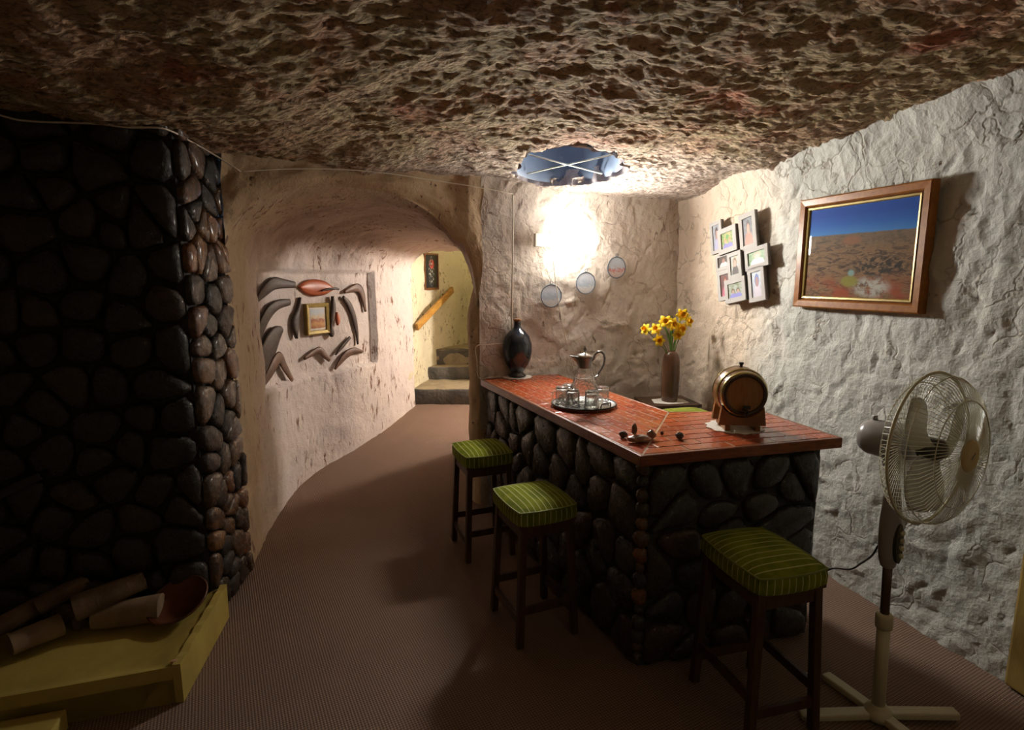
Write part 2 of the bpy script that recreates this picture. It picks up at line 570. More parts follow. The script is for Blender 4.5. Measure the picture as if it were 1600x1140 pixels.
class MB:
    def __init__(self):
        self.V, self.F, self.UV = [], [], []

    def add(self, V, F, uv=None):
        k = len(self.V)
        self.V += [tuple(v) for v in V]
        self.F += [tuple(i + k for i in f) for f in F]
        return self

    def box(self, c, s, rot=None, taper=1.0):
        M = rot if rot is not None else Matrix.Identity(3)
        V = []
        for z in (-1, 1):
            kx = taper if z > 0 else 1
            for x, y in ((-1, -1), (1, -1), (1, 1), (-1, 1)):
                V.append(Vector(c) + M @ Vector((x * s[0] / 2 * kx, y * s[1] / 2 * kx, z * s[2] / 2)))
        return self.add(V, [(3, 2, 1, 0), (4, 5, 6, 7), (0, 1, 5, 4), (1, 2, 6, 5), (2, 3, 7, 6), (3, 0, 4, 7)])

    def bar(self, a, b, w, h, up=(0, 0, 1)):
        a, b = Vector(a), Vector(b)
        d = (b - a).normalized()
        x = Vector(up).cross(d)
        if x.length < 1e-4:
            x = Vector((1, 0, 0)).cross(d)
        x.normalize()
        y = d.cross(x)
        V = []
        for p in (a, b):
            for i, j in ((-1, -1), (1, -1), (1, 1), (-1, 1)):
                V.append(p + x * (i * w / 2) + y * (j * h / 2))
        return self.add(V, [(3, 2, 1, 0), (4, 5, 6, 7), (0, 1, 5, 4), (1, 2, 6, 5), (2, 3, 7, 6), (3, 0, 4, 7)])

    def tube(self, pts, rad, n=8, caps=True, closed=False):
        pts = [Vector(tuple(map(float, p))) for p in pts]
        m = len(pts)
        rad = rad if isinstance(rad, (list, tuple)) else [rad] * m
        V, F = [], []
        d0 = (pts[1] - pts[0]).normalized()
        x = d0.orthogonal().normalized()
        for i, p in enumerate(pts):
            a = pts[(i - 1) % m] if (i > 0 or closed) else p
            b = pts[(i + 1) % m] if (i < m - 1 or closed) else p
            d = (b - a).normalized()
            x = (x - d * x.dot(d))
            x = x.normalized() if x.length > 1e-6 else d.orthogonal().normalized()
            y = d.cross(x)
            for k in range(n):
                t = 2 * math.pi * k / n
                V.append(p + (x * math.cos(t) + y * math.sin(t)) * rad[i])
        for i in range(m if closed else m - 1):
            j = (i + 1) % m
            for k in range(n):
                l = (k + 1) % n
                F.append((i * n + k, i * n + l, j * n + l, j * n + k))
        if caps and not closed:
            F.append(tuple(reversed(range(n))))
            F.append(tuple(range((m - 1) * n, m * n)))
        return self.add(V, F)

    def lathe(self, prof, n=32, M=None, rmod=None, caps=True):
        V, F = [], []
        for i, (r, z) in enumerate(prof):
            for k in range(n):
                t = 2 * math.pi * k / n
                rr = r * (rmod(t, z) if rmod else 1)
                v = Vector((rr * math.cos(t), rr * math.sin(t), z))
                V.append(M @ v if M is not None else v)
        for i in range(len(prof) - 1):
            for k in range(n):
                l = (k + 1) % n
                F.append((i * n + k, i * n + l, (i + 1) * n + l, (i + 1) * n + k))
        if caps and prof[0][0] > 1e-5:
            F.append(tuple(reversed(range(n))))
        if caps and prof[-1][0] > 1e-5:
            F.append(tuple(range((len(prof) - 1) * n, len(prof) * n)))
        return self.add(V, F)

    def prism(self, poly, z0, z1):
        n = len(poly)
        V = [(p[0], p[1], z0) for p in poly] + [(p[0], p[1], z1) for p in poly]
        F = [tuple(reversed(range(n))), tuple(range(n, 2 * n))] + [(i, (i + 1) % n, n + (i + 1) % n, n + i) for i in range(n)]
        return self.add(V, F)

    def build(self, name, mat, parent=None, smooth=False, bevel=0.0, loc=None):
        o = mesh_obj(name, self.V, self.F, mat, parent, smooth, loc)
        if bevel:
            b = o.modifiers.new('bevel', 'BEVEL')
            b.width = bevel
            b.segments = 2
            b.limit_method = 'ANGLE'
        return o


def grid_obj(name, P, mat, parent=None, closed_u=False, UV=None, keep=None, flip=False, smooth=True):
    nu, nv = P.shape[:2]
    idx = np.arange(nu * nv).reshape(nu, nv)
    if closed_u:
        idx = np.vstack([idx, idx[:1]])
    a, b, c, d = idx[:-1, :-1], idx[1:, :-1], idx[1:, 1:], idx[:-1, 1:]
    Q = np.stack([a, d, c, b] if flip else [a, b, c, d], -1).reshape(-1, 4)
    if keep is not None:
        Q = Q[keep.ravel()]
    me = bpy.data.meshes.new(name)
    me.vertices.add(nu * nv)
    me.vertices.foreach_set('co', np.ascontiguousarray(P.reshape(-1, 3), np.float32).ravel())
    me.loops.add(len(Q) * 4)
    me.loops.foreach_set('vertex_index', Q.astype(np.int32).ravel())
    me.polygons.add(len(Q))
    me.polygons.foreach_set('loop_start', np.arange(0, len(Q) * 4, 4, dtype=np.int32))
    if UV is not None:
        l = me.uv_layers.new(name='UVMap')
        l.data.foreach_set('uv', UV.reshape(-1, 2)[Q.ravel()].astype(np.float32).ravel())
    me.update(calc_edges=True)
    me.validate()
    me.polygons.foreach_set('use_smooth', [smooth] * len(me.polygons))
    me.materials.append(MATS[mat])
    return link(bpy.data.objects.new(name, me), parent)


def normals(P):
    du = np.gradient(P, axis=0)
    dv = np.gradient(P, axis=1)
    n = np.cross(du, dv)
    return n / (np.linalg.norm(n, axis=-1, keepdims=True) + 1e-9)


def copy_tree(o, parent=None):
    c = o.copy()
    COL.objects.link(c)
    c.parent = parent
    for ch in list(o.children):
        copy_tree(ch, c)
    return c


def clip(poly, P, n):
    out = []
    P = np.array(P[:2], float)
    n = np.array(n[:2], float)
    m = len(poly)
    for i in range(m):
        a, b = np.array(poly[i], float), np.array(poly[(i + 1) % m], float)
        da, db = (a - P) @ n, (b - P) @ n
        if da >= 0:
            out.append(a)
        if (da >= 0) != (db >= 0):
            out.append(a + (b - a) * (da / (da - db)))
    return out


def area(poly):
    return 0.5 * sum(poly[i][0] * poly[(i + 1) % len(poly)][1] - poly[(i + 1) % len(poly)][0] * poly[i][1] for i in range(len(poly)))


def cells(w, h, cw, ch, seed, jit=0.42):
    """irregular stone outlines filling a w x h rectangle"""
    r = random.Random(seed)
    pts = []
    nr = max(1, round(h / ch))
    for j in range(nr):
        nc = max(1, round(w / cw) + r.choice((-1, 0, 0, 1)) if w / cw > 2 else round(w / cw))
        for i in range(nc):
            pts.append(((i + 0.5 + r.uniform(-jit, jit)) * w / nc, (j + 0.5 + r.uniform(-jit, jit)) * h / nr))
    out = []
    for i, p in enumerate(pts):
        poly = [(0, 0), (w, 0), (w, h), (0, h)]
        for j, q in enumerate(pts):
            if i != j and (p[0] - q[0]) ** 2 + (p[1] - q[1]) ** 2 < (4 * max(cw, ch)) ** 2:
                mid = ((p[0] + q[0]) / 2, (p[1] + q[1]) / 2)
                poly = clip(poly, mid, (p[0] - q[0], p[1] - q[1]))
                if len(poly) < 3:
                    break
        if len(poly) >= 3 and area(poly) > 0.0004:
            out.append(poly)
    return out


def stone_face(parent, P0, e, nrm, w, h, cw, ch, depth, mat, seed, gap=0.010, name='stone'):
    r = random.Random(seed)
    P0, e, nrm = np.array(P0, float), np.array(e, float), np.array(nrm, float)
    up = np.array([0, 0, 1.0])
    for poly in cells(w, h, cw, ch, seed):
        c = np.mean(poly, axis=0)
        q = [np.array(p) for p in poly]
        # round the corners once, then pull in for the joint
        rr = []
        for i in range(len(q)):
            a, b = q[i], q[(i + 1) % len(q)]
            if np.linalg.norm(b - a) < 0.01:
                rr.append((a + b) / 2)
            else:
                rr += [a * 0.78 + b * 0.22, a * 0.22 + b * 0.78]
        size = math.sqrt(abs(area(poly)))
        k0 = max(0.5, 1 - gap / size * 1.7)
        d = depth * r.uniform(0.7, 1.25)
        V = []
        for k, dd in ((k0, -0.012), (k0 * 0.985, d * 0.5), (k0 * 0.8, d * r.uniform(0.85, 1.0))):
            for p in rr:
                s = c + (p - c) * k
                j = dd + (r.uniform(-0.15, 0.15) * depth if dd > 0 else 0)
                V.append(e * (s[0] - c[0]) + up * (s[1] - c[1]) + nrm * j)
        V.append(nrm * d * r.uniform(0.95, 1.15))
        n = len(rr)
        F = []
        for l in range(2):
            for i in range(n):
                F.append((l * n + i, l * n + (i + 1) % n, (l + 1) * n + (i + 1) % n, (l + 1) * n + i))
        for i in range(n):
            F.append((2 * n + i, 2 * n + (i + 1) % n, 3 * n))
        if np.cross(e, up) @ nrm < 0:
            F = [tuple(reversed(f)) for f in F]
        o = mesh_obj(name, V, F, mat if isinstance(mat, str) else r.choice(mat), parent, True, P0 + e * c[0] + up * c[1])


def strokes(P2, n, seed, length, width, depth, ang):
    """short trowel or pick gouges in a 2D chart P2 (...,2): returns a depth field"""
    r = random.Random(seed)
    f = np.zeros(P2.shape[:-1])
    lo, hi = P2.reshape(-1, 2).min(0), P2.reshape(-1, 2).max(0)
    for _ in range(n):
        c = np.array([r.uniform(lo[0], hi[0]), r.uniform(lo[1], hi[1])])
        a = r.gauss(*ang)
        L = length * r.uniform(0.5, 1.4)
        W = width * r.uniform(0.6, 1.4)
        q = P2 - c
        m = (np.abs(q[..., 0]) < L + W) & (np.abs(q[..., 1]) < L + W)
        if not m.any():
            continue
        q = q[m]
        u = q[:, 0] * math.cos(a) + q[:, 1] * math.sin(a)
        v = -q[:, 0] * math.sin(a) + q[:, 1] * math.cos(a)
        f[m] += depth * r.uniform(0.5, 1.3) * np.exp(-(np.abs(u / L * 1.6) ** 3) - (v / W) ** 2 * 2) * r.choice((-1, -1, 1))
    return f


# ------------------------------------------------------------------ the plan of the dugout
C_BACK = np.array([1.22, 4.20])      # corner of back and right wall
J_BACK = np.array([-0.21, 3.64])     # where the back wall meets the arch jamb
ARCH_R = np.array([-0.275, 3.70])
ARCH_L = np.array([-1.402, 2.79])
FIRE = np.array([-1.36, 2.38])       # outer corner of the stone fireplace
wd = np.array([0.295, -0.955])
wd = wd / np.linalg.norm(wd)         # right wall runs from the corner towards the viewer


def floor_z(y):
    return np.maximum(0, 0.17 * (np.minimum(y, 5.45) - 3.5))


CEIL_PTS = [(1.22, 4.2, 2.09), (1.5, 3.3, 2.16), (1.64, 2.86, 2.22), (1.75, 2.5, 2.25), (1.86, 2.18, 2.29), (2.1, 1.2, 2.33),
            (-0.24, 3.7, 2.17), (-0.85, 3.2, 2.13), (-1.4, 2.79, 2.10), (-1.36, 2.38, 2.13), (-2.0, 2.19, 2.17), (-2.6, 2.0, 2.2),
            (0.3, 3.0, 2.21), (0.3, 3.62, 2.115), (0.3, 3.9, 2.09), (0.8, 4.0, 2.09), (0, 2.2, 2.29), (0, 1, 2.36), (-1.5, 1, 2.3), (0, -1.5, 2.36),
            (2.2, -1.5, 2.34), (-2.4, -1.5, 2.3), (0.9, 3.0, 2.21), (-0.5, 2.6, 2.22)]
_cp = np.array(CEIL_PTS)


def ceil_z(x, y):
    x, y = np.asarray(x, float), np.asarray(y, float)
    d = (x[..., None] - _cp[:, 0]) ** 2 + (y[..., None] - _cp[:, 1]) ** 2
    w = 1 / (d + 0.05) ** 1.7
    return (w * _cp[:, 2]).sum(-1) / w.sum(-1)


# ------------------------------------------------------------------ floor
def build_floor():
    xs = np.linspace(-2.9, 3.1, 61)
    ys = np.concatenate([np.linspace(-2.3, 3.3, 40), np.linspace(3.4, 7.2, 60)])
    X, Y = np.meshgrid(xs, ys, indexing='ij')
    P = np.stack([X, Y, floor_z(Y)], -1)
    o = grid_obj('floor', P, 'sisal_carpet')
    tag(o, 'brown woven sisal carpet covering the whole dugout floor', 'floor', None, 'structure')


build_floor()


# ------------------------------------------------------------------ ceiling with the skylight hole
HOLE_C = np.array([0.315, 3.33])


def hole_r(th):
    return 0.30 + 0.022 * np.sin(3 * th + 1.0) + 0.014 * np.sin(7 * th + 0.4) + 0.01 * np.sin(13 * th) + 0.008 * np.sin(19 * th + 2)


def build_ceiling():
    xs = np.linspace(-2.75, 2.95, 430)
    ys = np.concatenate([np.linspace(-2.3, 1.35, 40)[:-1], np.linspace(1.35, 4.5, 270)])
    X, Y = np.meshgrid(xs, ys, indexing='ij')
    # pull the grid lines near the hole onto its rim
    dx, dy = X - HOLE_C[0], Y - HOLE_C[1]
    r0, th = np.hypot(dx, dy), np.arctan2(dy, dx)
    rim = hole_r(th)
    near = np.abs(r0 - rim) < 0.0085
    X = np.where(near, HOLE_C[0] + rim * np.cos(th), X)
    Y = np.where(near, HOLE_C[1] + rim * np.sin(th), Y)
    Z = ceil_z(X, Y)
    Q = np.stack([X, Y, Z * 0], -1)
    Qs = np.stack([X * 0.9 + Y * 0.25, Y * 1.9 - X * 0.3, Z * 0], -1)
    h = 0.045 * fbm(Q * 2.0, 3, 3) + 0.010 * ridged(Qs * 5, 3, 11) + 0.014 * fbm(Qs * 15, 4, 21, 0.72)
    h += strokes(np.stack([X, Y], -1), 1500, 5, 0.05, 0.011, 0.012, (0.25, 0.5)) * 0.8
    h -= h.mean()
    soft = 1 - 0.55 * np.clip((Y - 3.2) / 0.7, 0, 1)
    Z = Z + h * soft
    Z = Z + 0.05 * np.exp(-((r0 - rim) / 0.03) ** 2) * (r0 < rim + 0.02)
    P = np.stack([X, Y, Z], -1)
    cx = (X[:-1, :-1] + X[1:, 1:]) / 2 - HOLE_C[0]
    cy = (Y[:-1, :-1] + Y[1:, 1:]) / 2 - HOLE_C[1]
    keep = np.hypot(cx, cy) > hole_r(np.arctan2(cy, cx)) - 0.003
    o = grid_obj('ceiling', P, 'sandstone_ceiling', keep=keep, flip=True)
    tag(o, 'rough pick-marked brown sandstone ceiling of the dugout', 'ceiling', None, 'structure')
    # shaft: ragged rock throat, then a smooth steel pipe up to the sky
    th = np.linspace(0, 2 * math.pi, 97)[:-1]
    lev = np.array([-0.0, 0.02, 0.05, 0.09])
    S = np.zeros((96, 4, 3))
    for k, l in enumerate(lev):
        rr = hole_r(th) + 0.012 - 0.10 * l + 0.01 * np.sin(th * 11 + k)
        S[:, k, 0] = HOLE_C[0] + rr * np.cos(th)
        S[:, k, 1] = HOLE_C[1] + rr * np.sin(th)
        S[:, k, 2] = ceil_z(S[:, k, 0], S[:, k, 1]) + l
    shaft = thing('trim_1', 'blue-grey round skylight shaft rising through the ceiling', 'skylight')
    shaft['kind'] = 'structure'
    grid_obj('rock_throat', S, 'shaft_rock', shaft, closed_u=True)
    mb = MB()
    z0 = 2.17
    V, F = [], []
    n = 64
    for z, r in ((z0 + 0.005, 0.315), (z0 + 0.05, 0.282), (z0 + 0.9, 0.282), (z0 + 2.2, 0.282)):
        for k in range(n):
            t = 2 * math.pi * k / n
            V.append((HOLE_C[0] + r * math.cos(t), HOLE_C[1] + r * math.sin(t), z + 0.0 - (0.04 * math.sin(t) if z < z0 + 0.1 else 0)))
    for i in range(3):
        for k in range(n):
            l = (k + 1) % n
            F.append((i * n + k, (i + 1) * n + k, (i + 1) * n + l, i * n + l))
    mb.add(V, F).build('shaft_pipe', 'shaft_steel', shaft, True)
    br = thing('skylight_brace', 'two crossed pale rods bracing the round skylight hole', 'brace', (HOLE_C[0], HOLE_C[1], 2.185))
    for a in (R(38), R(-38)):
        c, s = 0.285 * math.cos(a), 0.285 * math.sin(a)
        MB().tube([(-c, -s, 0.03 * math.sin(a)), (c, s, -0.03 * math.sin(a))], 0.0045, 6).build('rod', 'white_plastic', br, True)


build_ceiling()


# ------------------------------------------------------------------ plastered rock walls
def wall_line(name, label, A, B, mat, n_u, n_v, inward, amp=(0.03, 0.012), gouge=0, seed=0, z0=-0.03, top=None, fade=True):
    A, B = np.array(A, float), np.array(B, float)
    u = np.linspace(0, 1, n_u)
    L = np.linalg.norm(B - A)
    X = A[0] + (B[0] - A[0]) * u
    Y = A[1] + (B[1] - A[1]) * u
    T = (ceil_z(X, Y) + 0.06) if top is None else np.full(n_u, top)
    v = np.linspace(0, 1, n_v)
    zz = z0 + (T[:, None] - z0) * v[None]
    P = np.stack([np.repeat(X[:, None], n_v, 1), np.repeat(Y[:, None], n_v, 1), zz], -1)
    n = np.array([inward[0], inward[1], 0.0])
    n /= np.linalg.norm(n)
    S = np.stack([np.repeat((u * L)[:, None], n_v, 1), zz], -1)
    h = amp[0] * fbm(P * 1.7, 3, seed) + amp[1] * 0.6 * fbm(P * 8, 5, seed + 5, 0.68)
    if gouge:
        h = h + strokes(S, gouge, seed + 2, 0.07, 0.009, 0.014, (0.9, 0.8)) + strokes(S, gouge // 2, seed + 7, 0.10, 0.035, 0.008, (0.7, 0.9))
    # bulge outwards at the ceiling so that wall and ceiling run into each other
    h = h + 0.10 * np.clip((v[None] - 0.86) / 0.14, 0, 1) ** 2
    P = P + n * h[..., None]
    du = np.array([*(B - A), 0]) / L
    flip = np.cross(du, [0, 0, 1]) @ n < 0
    o = grid_obj(name, P, mat, flip=bool(flip))
    return tag(o, label, 'wall', None, 'structure')


RW_END = C_BACK + wd * 6.6
wall_line('wall_right', 'white rough-rendered rock wall with trowel gouges on the right', C_BACK - wd * 0.12, C_BACK + wd * 3.4, 'render_white', 280, 165, (-0.955, -0.295), (0.03, 0.014), 420, 3)
wall_line('wall_right_rear', 'white rendered wall continuing beside the viewer', C_BACK + wd * 3.35, RW_END, 'render_white', 60, 40, (-0.955, -0.295), (0.03, 0.014), 0, 3)
wall_line('wall_back', 'limewashed rock wall behind the bar counter', J_BACK, C_BACK + (C_BACK - J_BACK) * 0.06, 'limewash', 150, 165, (0.36, -0.93), (0.025, 0.012), 160, 31)
wall_line('wall_rear', 'plain rock wall behind the viewer', (-2.75, -2.2), (3.1, -2.2), 'limewash', 60, 30, (0, 1), (0.03, 0.01), 0, 41)
wall_line('wall_left_rear', 'rock wall at the left of the viewer', (-2.6, -2.3), (-2.6, 2.1), 'limewash_arch', 60, 30, (1, 0), (0.03, 0.01), 0, 43)


# ------------------------------------------------------------------ arched passage
LEFT = [(-1.402, 2.79), (-1.505, 3.287), (-1.543, 3.75), (-1.459, 4.107), (-1.264, 4.475), (-1.091, 4.909), (-0.948, 5.365)]
RIGHT = [(-0.275, 3.70), (-0.25, 3.95), (-0.24, 4.2), (-0.24, 4.45), (-0.24, 4.72), (-0.24, 5.05), (-0.24, 5.48)]
CROWN = [1.99, 1.985, 1.965, 1.93, 1.89, 1.845, 1.80]


def spline(pts, u):
    pts = np.asarray(pts, float)
    if pts.ndim == 1:
        pts = pts[:, None]
    m = len(pts) - 1
    ext = np.vstack([2 * pts[0] - pts[1], pts, 2 * pts[-1] - pts[-2]])
    t = np.clip(np.asarray(u) * m, 0, m - 1e-9)
    i = t.astype(int)
    f = (t - i)[:, None]
    p0, p1, p2, p3 = ext[i], ext[i + 1], ext[i + 2], ext[i + 3]
    return 0.5 * (2 * p1 + (p2 - p0) * f + (2 * p0 - 5 * p1 + 4 * p2 - p3) * f ** 2 + (3 * p1 - p0 - 3 * p2 + p3) * f ** 3)


def on_left(px, py, off=0.0):
    """point where the sight line meets the left passage wall, moved inwards by off"""
    d = ray(px, py)
    C = spline(LEFT, np.linspace(0, 1, 400))
    best = None
    for a, b in zip(C[:-1], C[1:]):
        e = b - a
        det = d[0] * -e[1] + e[0] * d[1]
        if abs(det) < 1e-12:
            continue
        t = (a[0] * -e[1] + e[0] * a[1]) / det
        s = (d[0] * a[1] - d[1] * a[0]) / det
        if -0.01 <= s <= 1.01 and t > 0:
            best = (E0 + d * t, e / np.linalg.norm(e))
    p, e = best
    n = np.array([e[1], -e[0], 0.0])
    return p + n * off, np.array([e[0], e[1], 0.0]), n


NICHE_Y = (on_left(409, 520)[0][1], on_left(588, 500)[0][1])
NICHE_Z = (0.835, 1.60)
NICHE_D = 0.055


def build_passage():
    nu = 190
    u = np.linspace(0, 1, nu)
    Lp, Rp, Cr = spline(LEFT, u), spline(RIGHT, u), spline(CROWN, u)[:, 0]
    zL, zR = 1.62, 1.36
    nl, na, nr = 92, 64, 34
    ang = np.linspace(math.pi, 0, na + 2)[1:-1]
    P = np.zeros((nu, nl + na + nr, 3))
    reg = np.concatenate([np.zeros(nl), np.ones(na), np.full(nr, 2)])
    e = 2.3
    ca, sa = np.cos(ang), np.sin(ang)
    tt = np.sign(ca) * np.abs(ca) ** (2 / e)
    ss = np.abs(sa) ** (2 / e)
    for k in range(nu):
        l, r, c = Lp[k], Rp[k], Cr[k]
        fl, fr = floor_z(l[1]) - 0.03, floor_z(r[1]) - 0.03
        P[k, :nl, :2] = l
        P[k, :nl, 2] = np.linspace(fl, zL, nl)
        s = (tt + 1) / 2
        P[k, nl:nl + na, :2] = l + (r - l) * s[:, None]
        zs = np.where(tt < 0, zL, zR)
        P[k, nl:nl + na, 2] = zs + (c - zs) * ss
        P[k, nl + na:, :2] = r
        P[k, nl + na:, 2] = np.linspace(zR, fr, nr)
    # flared rounded edge of the opening
    fl = np.clip(1 - u / 0.06, 0, 1) ** 2 * 0.05
    P[:, nl:nl + na, 2] += fl[:, None] * ss[None]
    P[:, nl + na - 12:, 0] += fl[:, None] * 0.9
    P[:, nl + na - 12:, 1] -= fl[:, None] * 0.5
    h = 0.035 * fbm(P * 1.9, 3, 60) + 0.010 * fbm(P * 9, 4, 66, 0.6)
    h = h + strokes(np.stack([P[..., 1] + P[..., 0] * 0.3, P[..., 2]], -1), 220, 8, 0.06, 0.012, 0.010, (1.5, 0.5))
    n = normals(P)
    n = n * np.where((n * (P - np.array([-0.75, 4.3, 1.0]))).sum(-1, keepdims=True) > 0, -1, 1)
    # the niche: a flat rectangular recess cut into the left wall
    left = (np.arange(P.shape[1]) < nl)[None, :] & np.ones((nu, 1), bool)
    inn = left & (P[..., 1] > NICHE_Y[0]) & (P[..., 1] < NICHE_Y[1]) & (P[..., 2] > NICHE_Z[0]) & (P[..., 2] < NICHE_Z[1])
    edge = np.clip(u / 0.02, 0, 1)[:, None]
    h = np.where(inn, h * 0.35 - NICHE_D, h * edge * np.where(left, 0.6, 1.0))
    P2 = P + n * h[..., None]
    # opening to the side room in the right wall
    y, z = P[..., 1], P[..., 2]
    right = (np.arange(P.shape[1]) >= nl + na - 20)[None, :]
    op = right & (y > 4.57) & (z < 1.80)
    keep = ~(op[:-1, :-1] & op[1:, 1:])
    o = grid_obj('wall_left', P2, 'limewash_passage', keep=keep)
    tag(o, 'limewashed arched passage wall with a boomerang niche', 'wall', None, 'structure')
    # face above the arch, up to the ceiling
    edgepts = P2[0, nl - 1:nl + na + 1]
    m = 40
    Q = np.zeros((len(edgepts), m, 3))
    for i, p in enumerate(edgepts):
        top = float(ceil_z(p[0], p[1])) + 0.06
        f = np.linspace(0, 1, m)
        Q[i, :, 0], Q[i, :, 1] = p[0], p[1]
        Q[i, :, 2] = p[2] + (top - p[2]) * f
        bul = 0.05 * np.sin(np.clip(f / 0.35, 0, 1) * math.pi / 2) + 0.09 * np.clip((f - 0.6) / 0.4, 0, 1) ** 2
        Q[i, :, 0] += 0.63 * bul
        Q[i, :, 1] -= 0.77 * bul
    hh = 0.03 * fbm(Q * 2.5, 3, 71) + 0.014 * fbm(Q * 10, 4, 77, 0.6)
    hh[:, 0] = 0
    hh[:, 1] *= 0.4
    Q = Q + np.array([0.63, -0.77, 0]) * hh[..., None]
    o = grid_obj('wall_arch', Q, 'limewash_arch', flip=True)
    tag(o, 'yellowish limewashed rock face over the arched opening', 'wall', None, 'structure')


build_passage()
# jamb pier between the arch and the back wall
def build_jamb():
    pts = np.array([(-0.10, 3.69), (-0.20, 3.655), (-0.25, 3.672), (-0.285, 3.72), (-0.30, 3.80), (-0.295, 3.90), (-0.27, 4.05), (-0.25, 4.3)])
    u = np.linspace(0, 1, 40)
    c = spline(pts, u)
    z = np.linspace(-0.03, 2.25, 120)
    P = np.zeros((40, 120, 3))
    P[..., :2] = c[:, None]
    P[..., 2] = z
    # the pier leans into the arch towards its top
    k = np.clip((z - 1.25) / 0.6, 0, 1.2) ** 2
    P[..., 0] += 0.26 * k[None]
    P[..., 1] += 0.34 * k[None]
    h = 0.012 * fbm(P * 3, 3, 81) + 0.008 * fbm(P * 11, 3, 85)
    P[..., 0] -= h
    P[..., 1] -= h
    o = grid_obj('wall_jamb', P[:, :112], 'limewash_arch', flip=False)
    tag(o, 'rounded rock jamb at the right side of the arched opening', 'wall', None, 'structure')


build_jamb()

# side room and stairwell behind the passage
wall_line('wall_side_room', 'far wall of the lit side room', (-0.3, 5.75), (1.9, 5.75), 'limewash', 40, 30, (0, -1), (0.02, 0.01), 0, 91, top=2.05)
wall_line('wall_side_room_end', 'end wall of the lit side room', (1.8, 4.3), (1.8, 5.8), 'limewash', 30, 30, (-1, 0), (0.02, 0.01), 0, 92, top=2.05)
wall_line('wall_side_room_front', 'near wall of the lit side room', (-0.24, 4.53), (1.9, 4.53), 'limewash', 40, 30, (0, 1), (0.02, 0.01), 0, 93, top=2.05)
mb = MB()
mb.box((0.80, 5.12, 2.06), (2.2, 1.4, 0.06)).build('ceiling_side_room', 'limewash')
tag(bpy.data.objects['ceiling_side_room'], 'low ceiling of the lit side room', 'ceiling', None, 'structure')

SW = [(-1.06, 5.10), (-0.985, 5.30), (-0.935, 5.62), (-0.905, 5.92), (-0.82, 6.15), (-0.62, 6.55), (-0.4, 7.0)]


def build_stairwell():
    c = spline(SW, np.linspace(0, 1, 70))
    z = np.linspace(0.2, 3.0, 120)
    P = np.zeros((70, 120, 3))
    P[..., :2] = c[:, None]
    P[..., 2] = z
    P[..., 0] += 0.025 * fbm(P * 2, 3, 101) + 0.012 * fbm(P * 9, 4, 105, 0.6)
    o = grid_obj('wall_stair', P, 'limewash_yellow', flip=False)
    tag(o, 'yellow limewashed wall rising beside the stairs', 'wall', None, 'structure')
    wall_line('wall_stair_far', 'far wall at the head of the stairs', (-1.2, 7.0), (1.2, 7.0), 'limewash_yellow', 30, 40, (0, -1), (0.02, 0.01), 0, 111, top=3.0)
    wall_line('wall_stair_side', 'right wall of the stairwell', (0.35, 5.7), (0.35, 7.1), 'limewash_yellow', 30, 40, (-1, 0), (0.02, 0.01), 0, 112, top=3.0)
    MB().box((-0.35, 6.3, 3.0), (1.9, 1.9, 0.06)).build('ceiling_stair', 'limewash_yellow')
    tag(bpy.data.objects['ceiling_stair'], 'high ceiling over the stairwell', 'ceiling', None, 'structure')
    MB().box((-0.4, 5.44, 2.42), (1.9, 0.10, 1.24)).build('wall_stair_header', 'limewash_yellow')
    tag(bpy.data.objects['wall_stair_header'], 'header wall where the passage opens to the stairwell', 'wall', None, 'structure')
    st = thing('stone_stairs', 'three dark stone steps climbing from the end of the passage', 'stairs')
    st['kind'] = 'structure'
    for (y0, y1, z0, z1, xl) in ((5.40, 6.10, 0.28, 0.475, -0.97), (5.95, 6.5, 0.40, 0.605, -0.935), (6.15, 7.0, 0.55, 0.775, -0.83)):
        nb = 24
        xs = np.linspace(xl, 0.4, nb)
        prof = [(y0 + 0.02, z0), (y0, z0 + 0.03), (y0 + 0.006, (z0 + z1) / 2), (y0 - 0.004, z1 - 0.02), (y0 + 0.015, z1), (y1, z1)]
        P = np.zeros((nb, len(prof), 3))
        for j, (yy, zz) in enumerate(prof):
            P[:, j, 0], P[:, j, 1], P[:, j, 2] = xs, yy, zz
        P[..., 1] += 0.03 * fbm(P * 7, 3, 120)
        P[..., 2] += 0.014 * fbm(P * 9, 3, 123)
        s = grid_obj('step', P[:, :5], 'step_stone', st, flip=False)
        grid_obj('tread', P[:, 4:], 'step_tread', s, flip=False)
    MB().box((-0.2, 6.6, 0.55), (1.6, 0.9, 0.44)).build('landing', 'step_tread', st)


build_stairwell()


def globe(name, label, loc, r, mat, drop):  # body for the unseen lamps
    t = thing(name, label, 'lamp', loc)
    pr = [(r * math.sin(a), -r * math.cos(a)) for a in np.linspace(0.001, math.pi * 0.86, 14)]
    MB().lathe(pr, 20).build('globe', mat, t, True)
    MB().lathe([(r * 0.5, r * 0.78), (r * 0.55, r * 0.9), (r * 0.62, drop - 0.004), (r * 0.62, drop)], 20).build('base', 'white_plastic', t, True)


globe('assumed_passage_lamp', 'assumed round globe lamp lighting the side room off the passage', (0.62, 5.22, 1.80), 0.07, 'lamp_assumed_passage', 0.23)  # unseen; assumed from the light on the passage wall and floor
globe('assumed_stair_lamp', 'assumed warm globe lamp high in the stairwell', (0.1, 6.45, 2.55), 0.07, 'lamp_assumed_stair', 0.42)  # unseen; assumed from the yellow light by the stairs
globe('added_fill_lamp', 'added unseen fill lamp, a warm globe on the ceiling behind the viewer', (1.45, -0.45, 1.95), 0.07, 'lamp_added_fill', 0.40)  # fill lamp added out of view to brighten the foreground


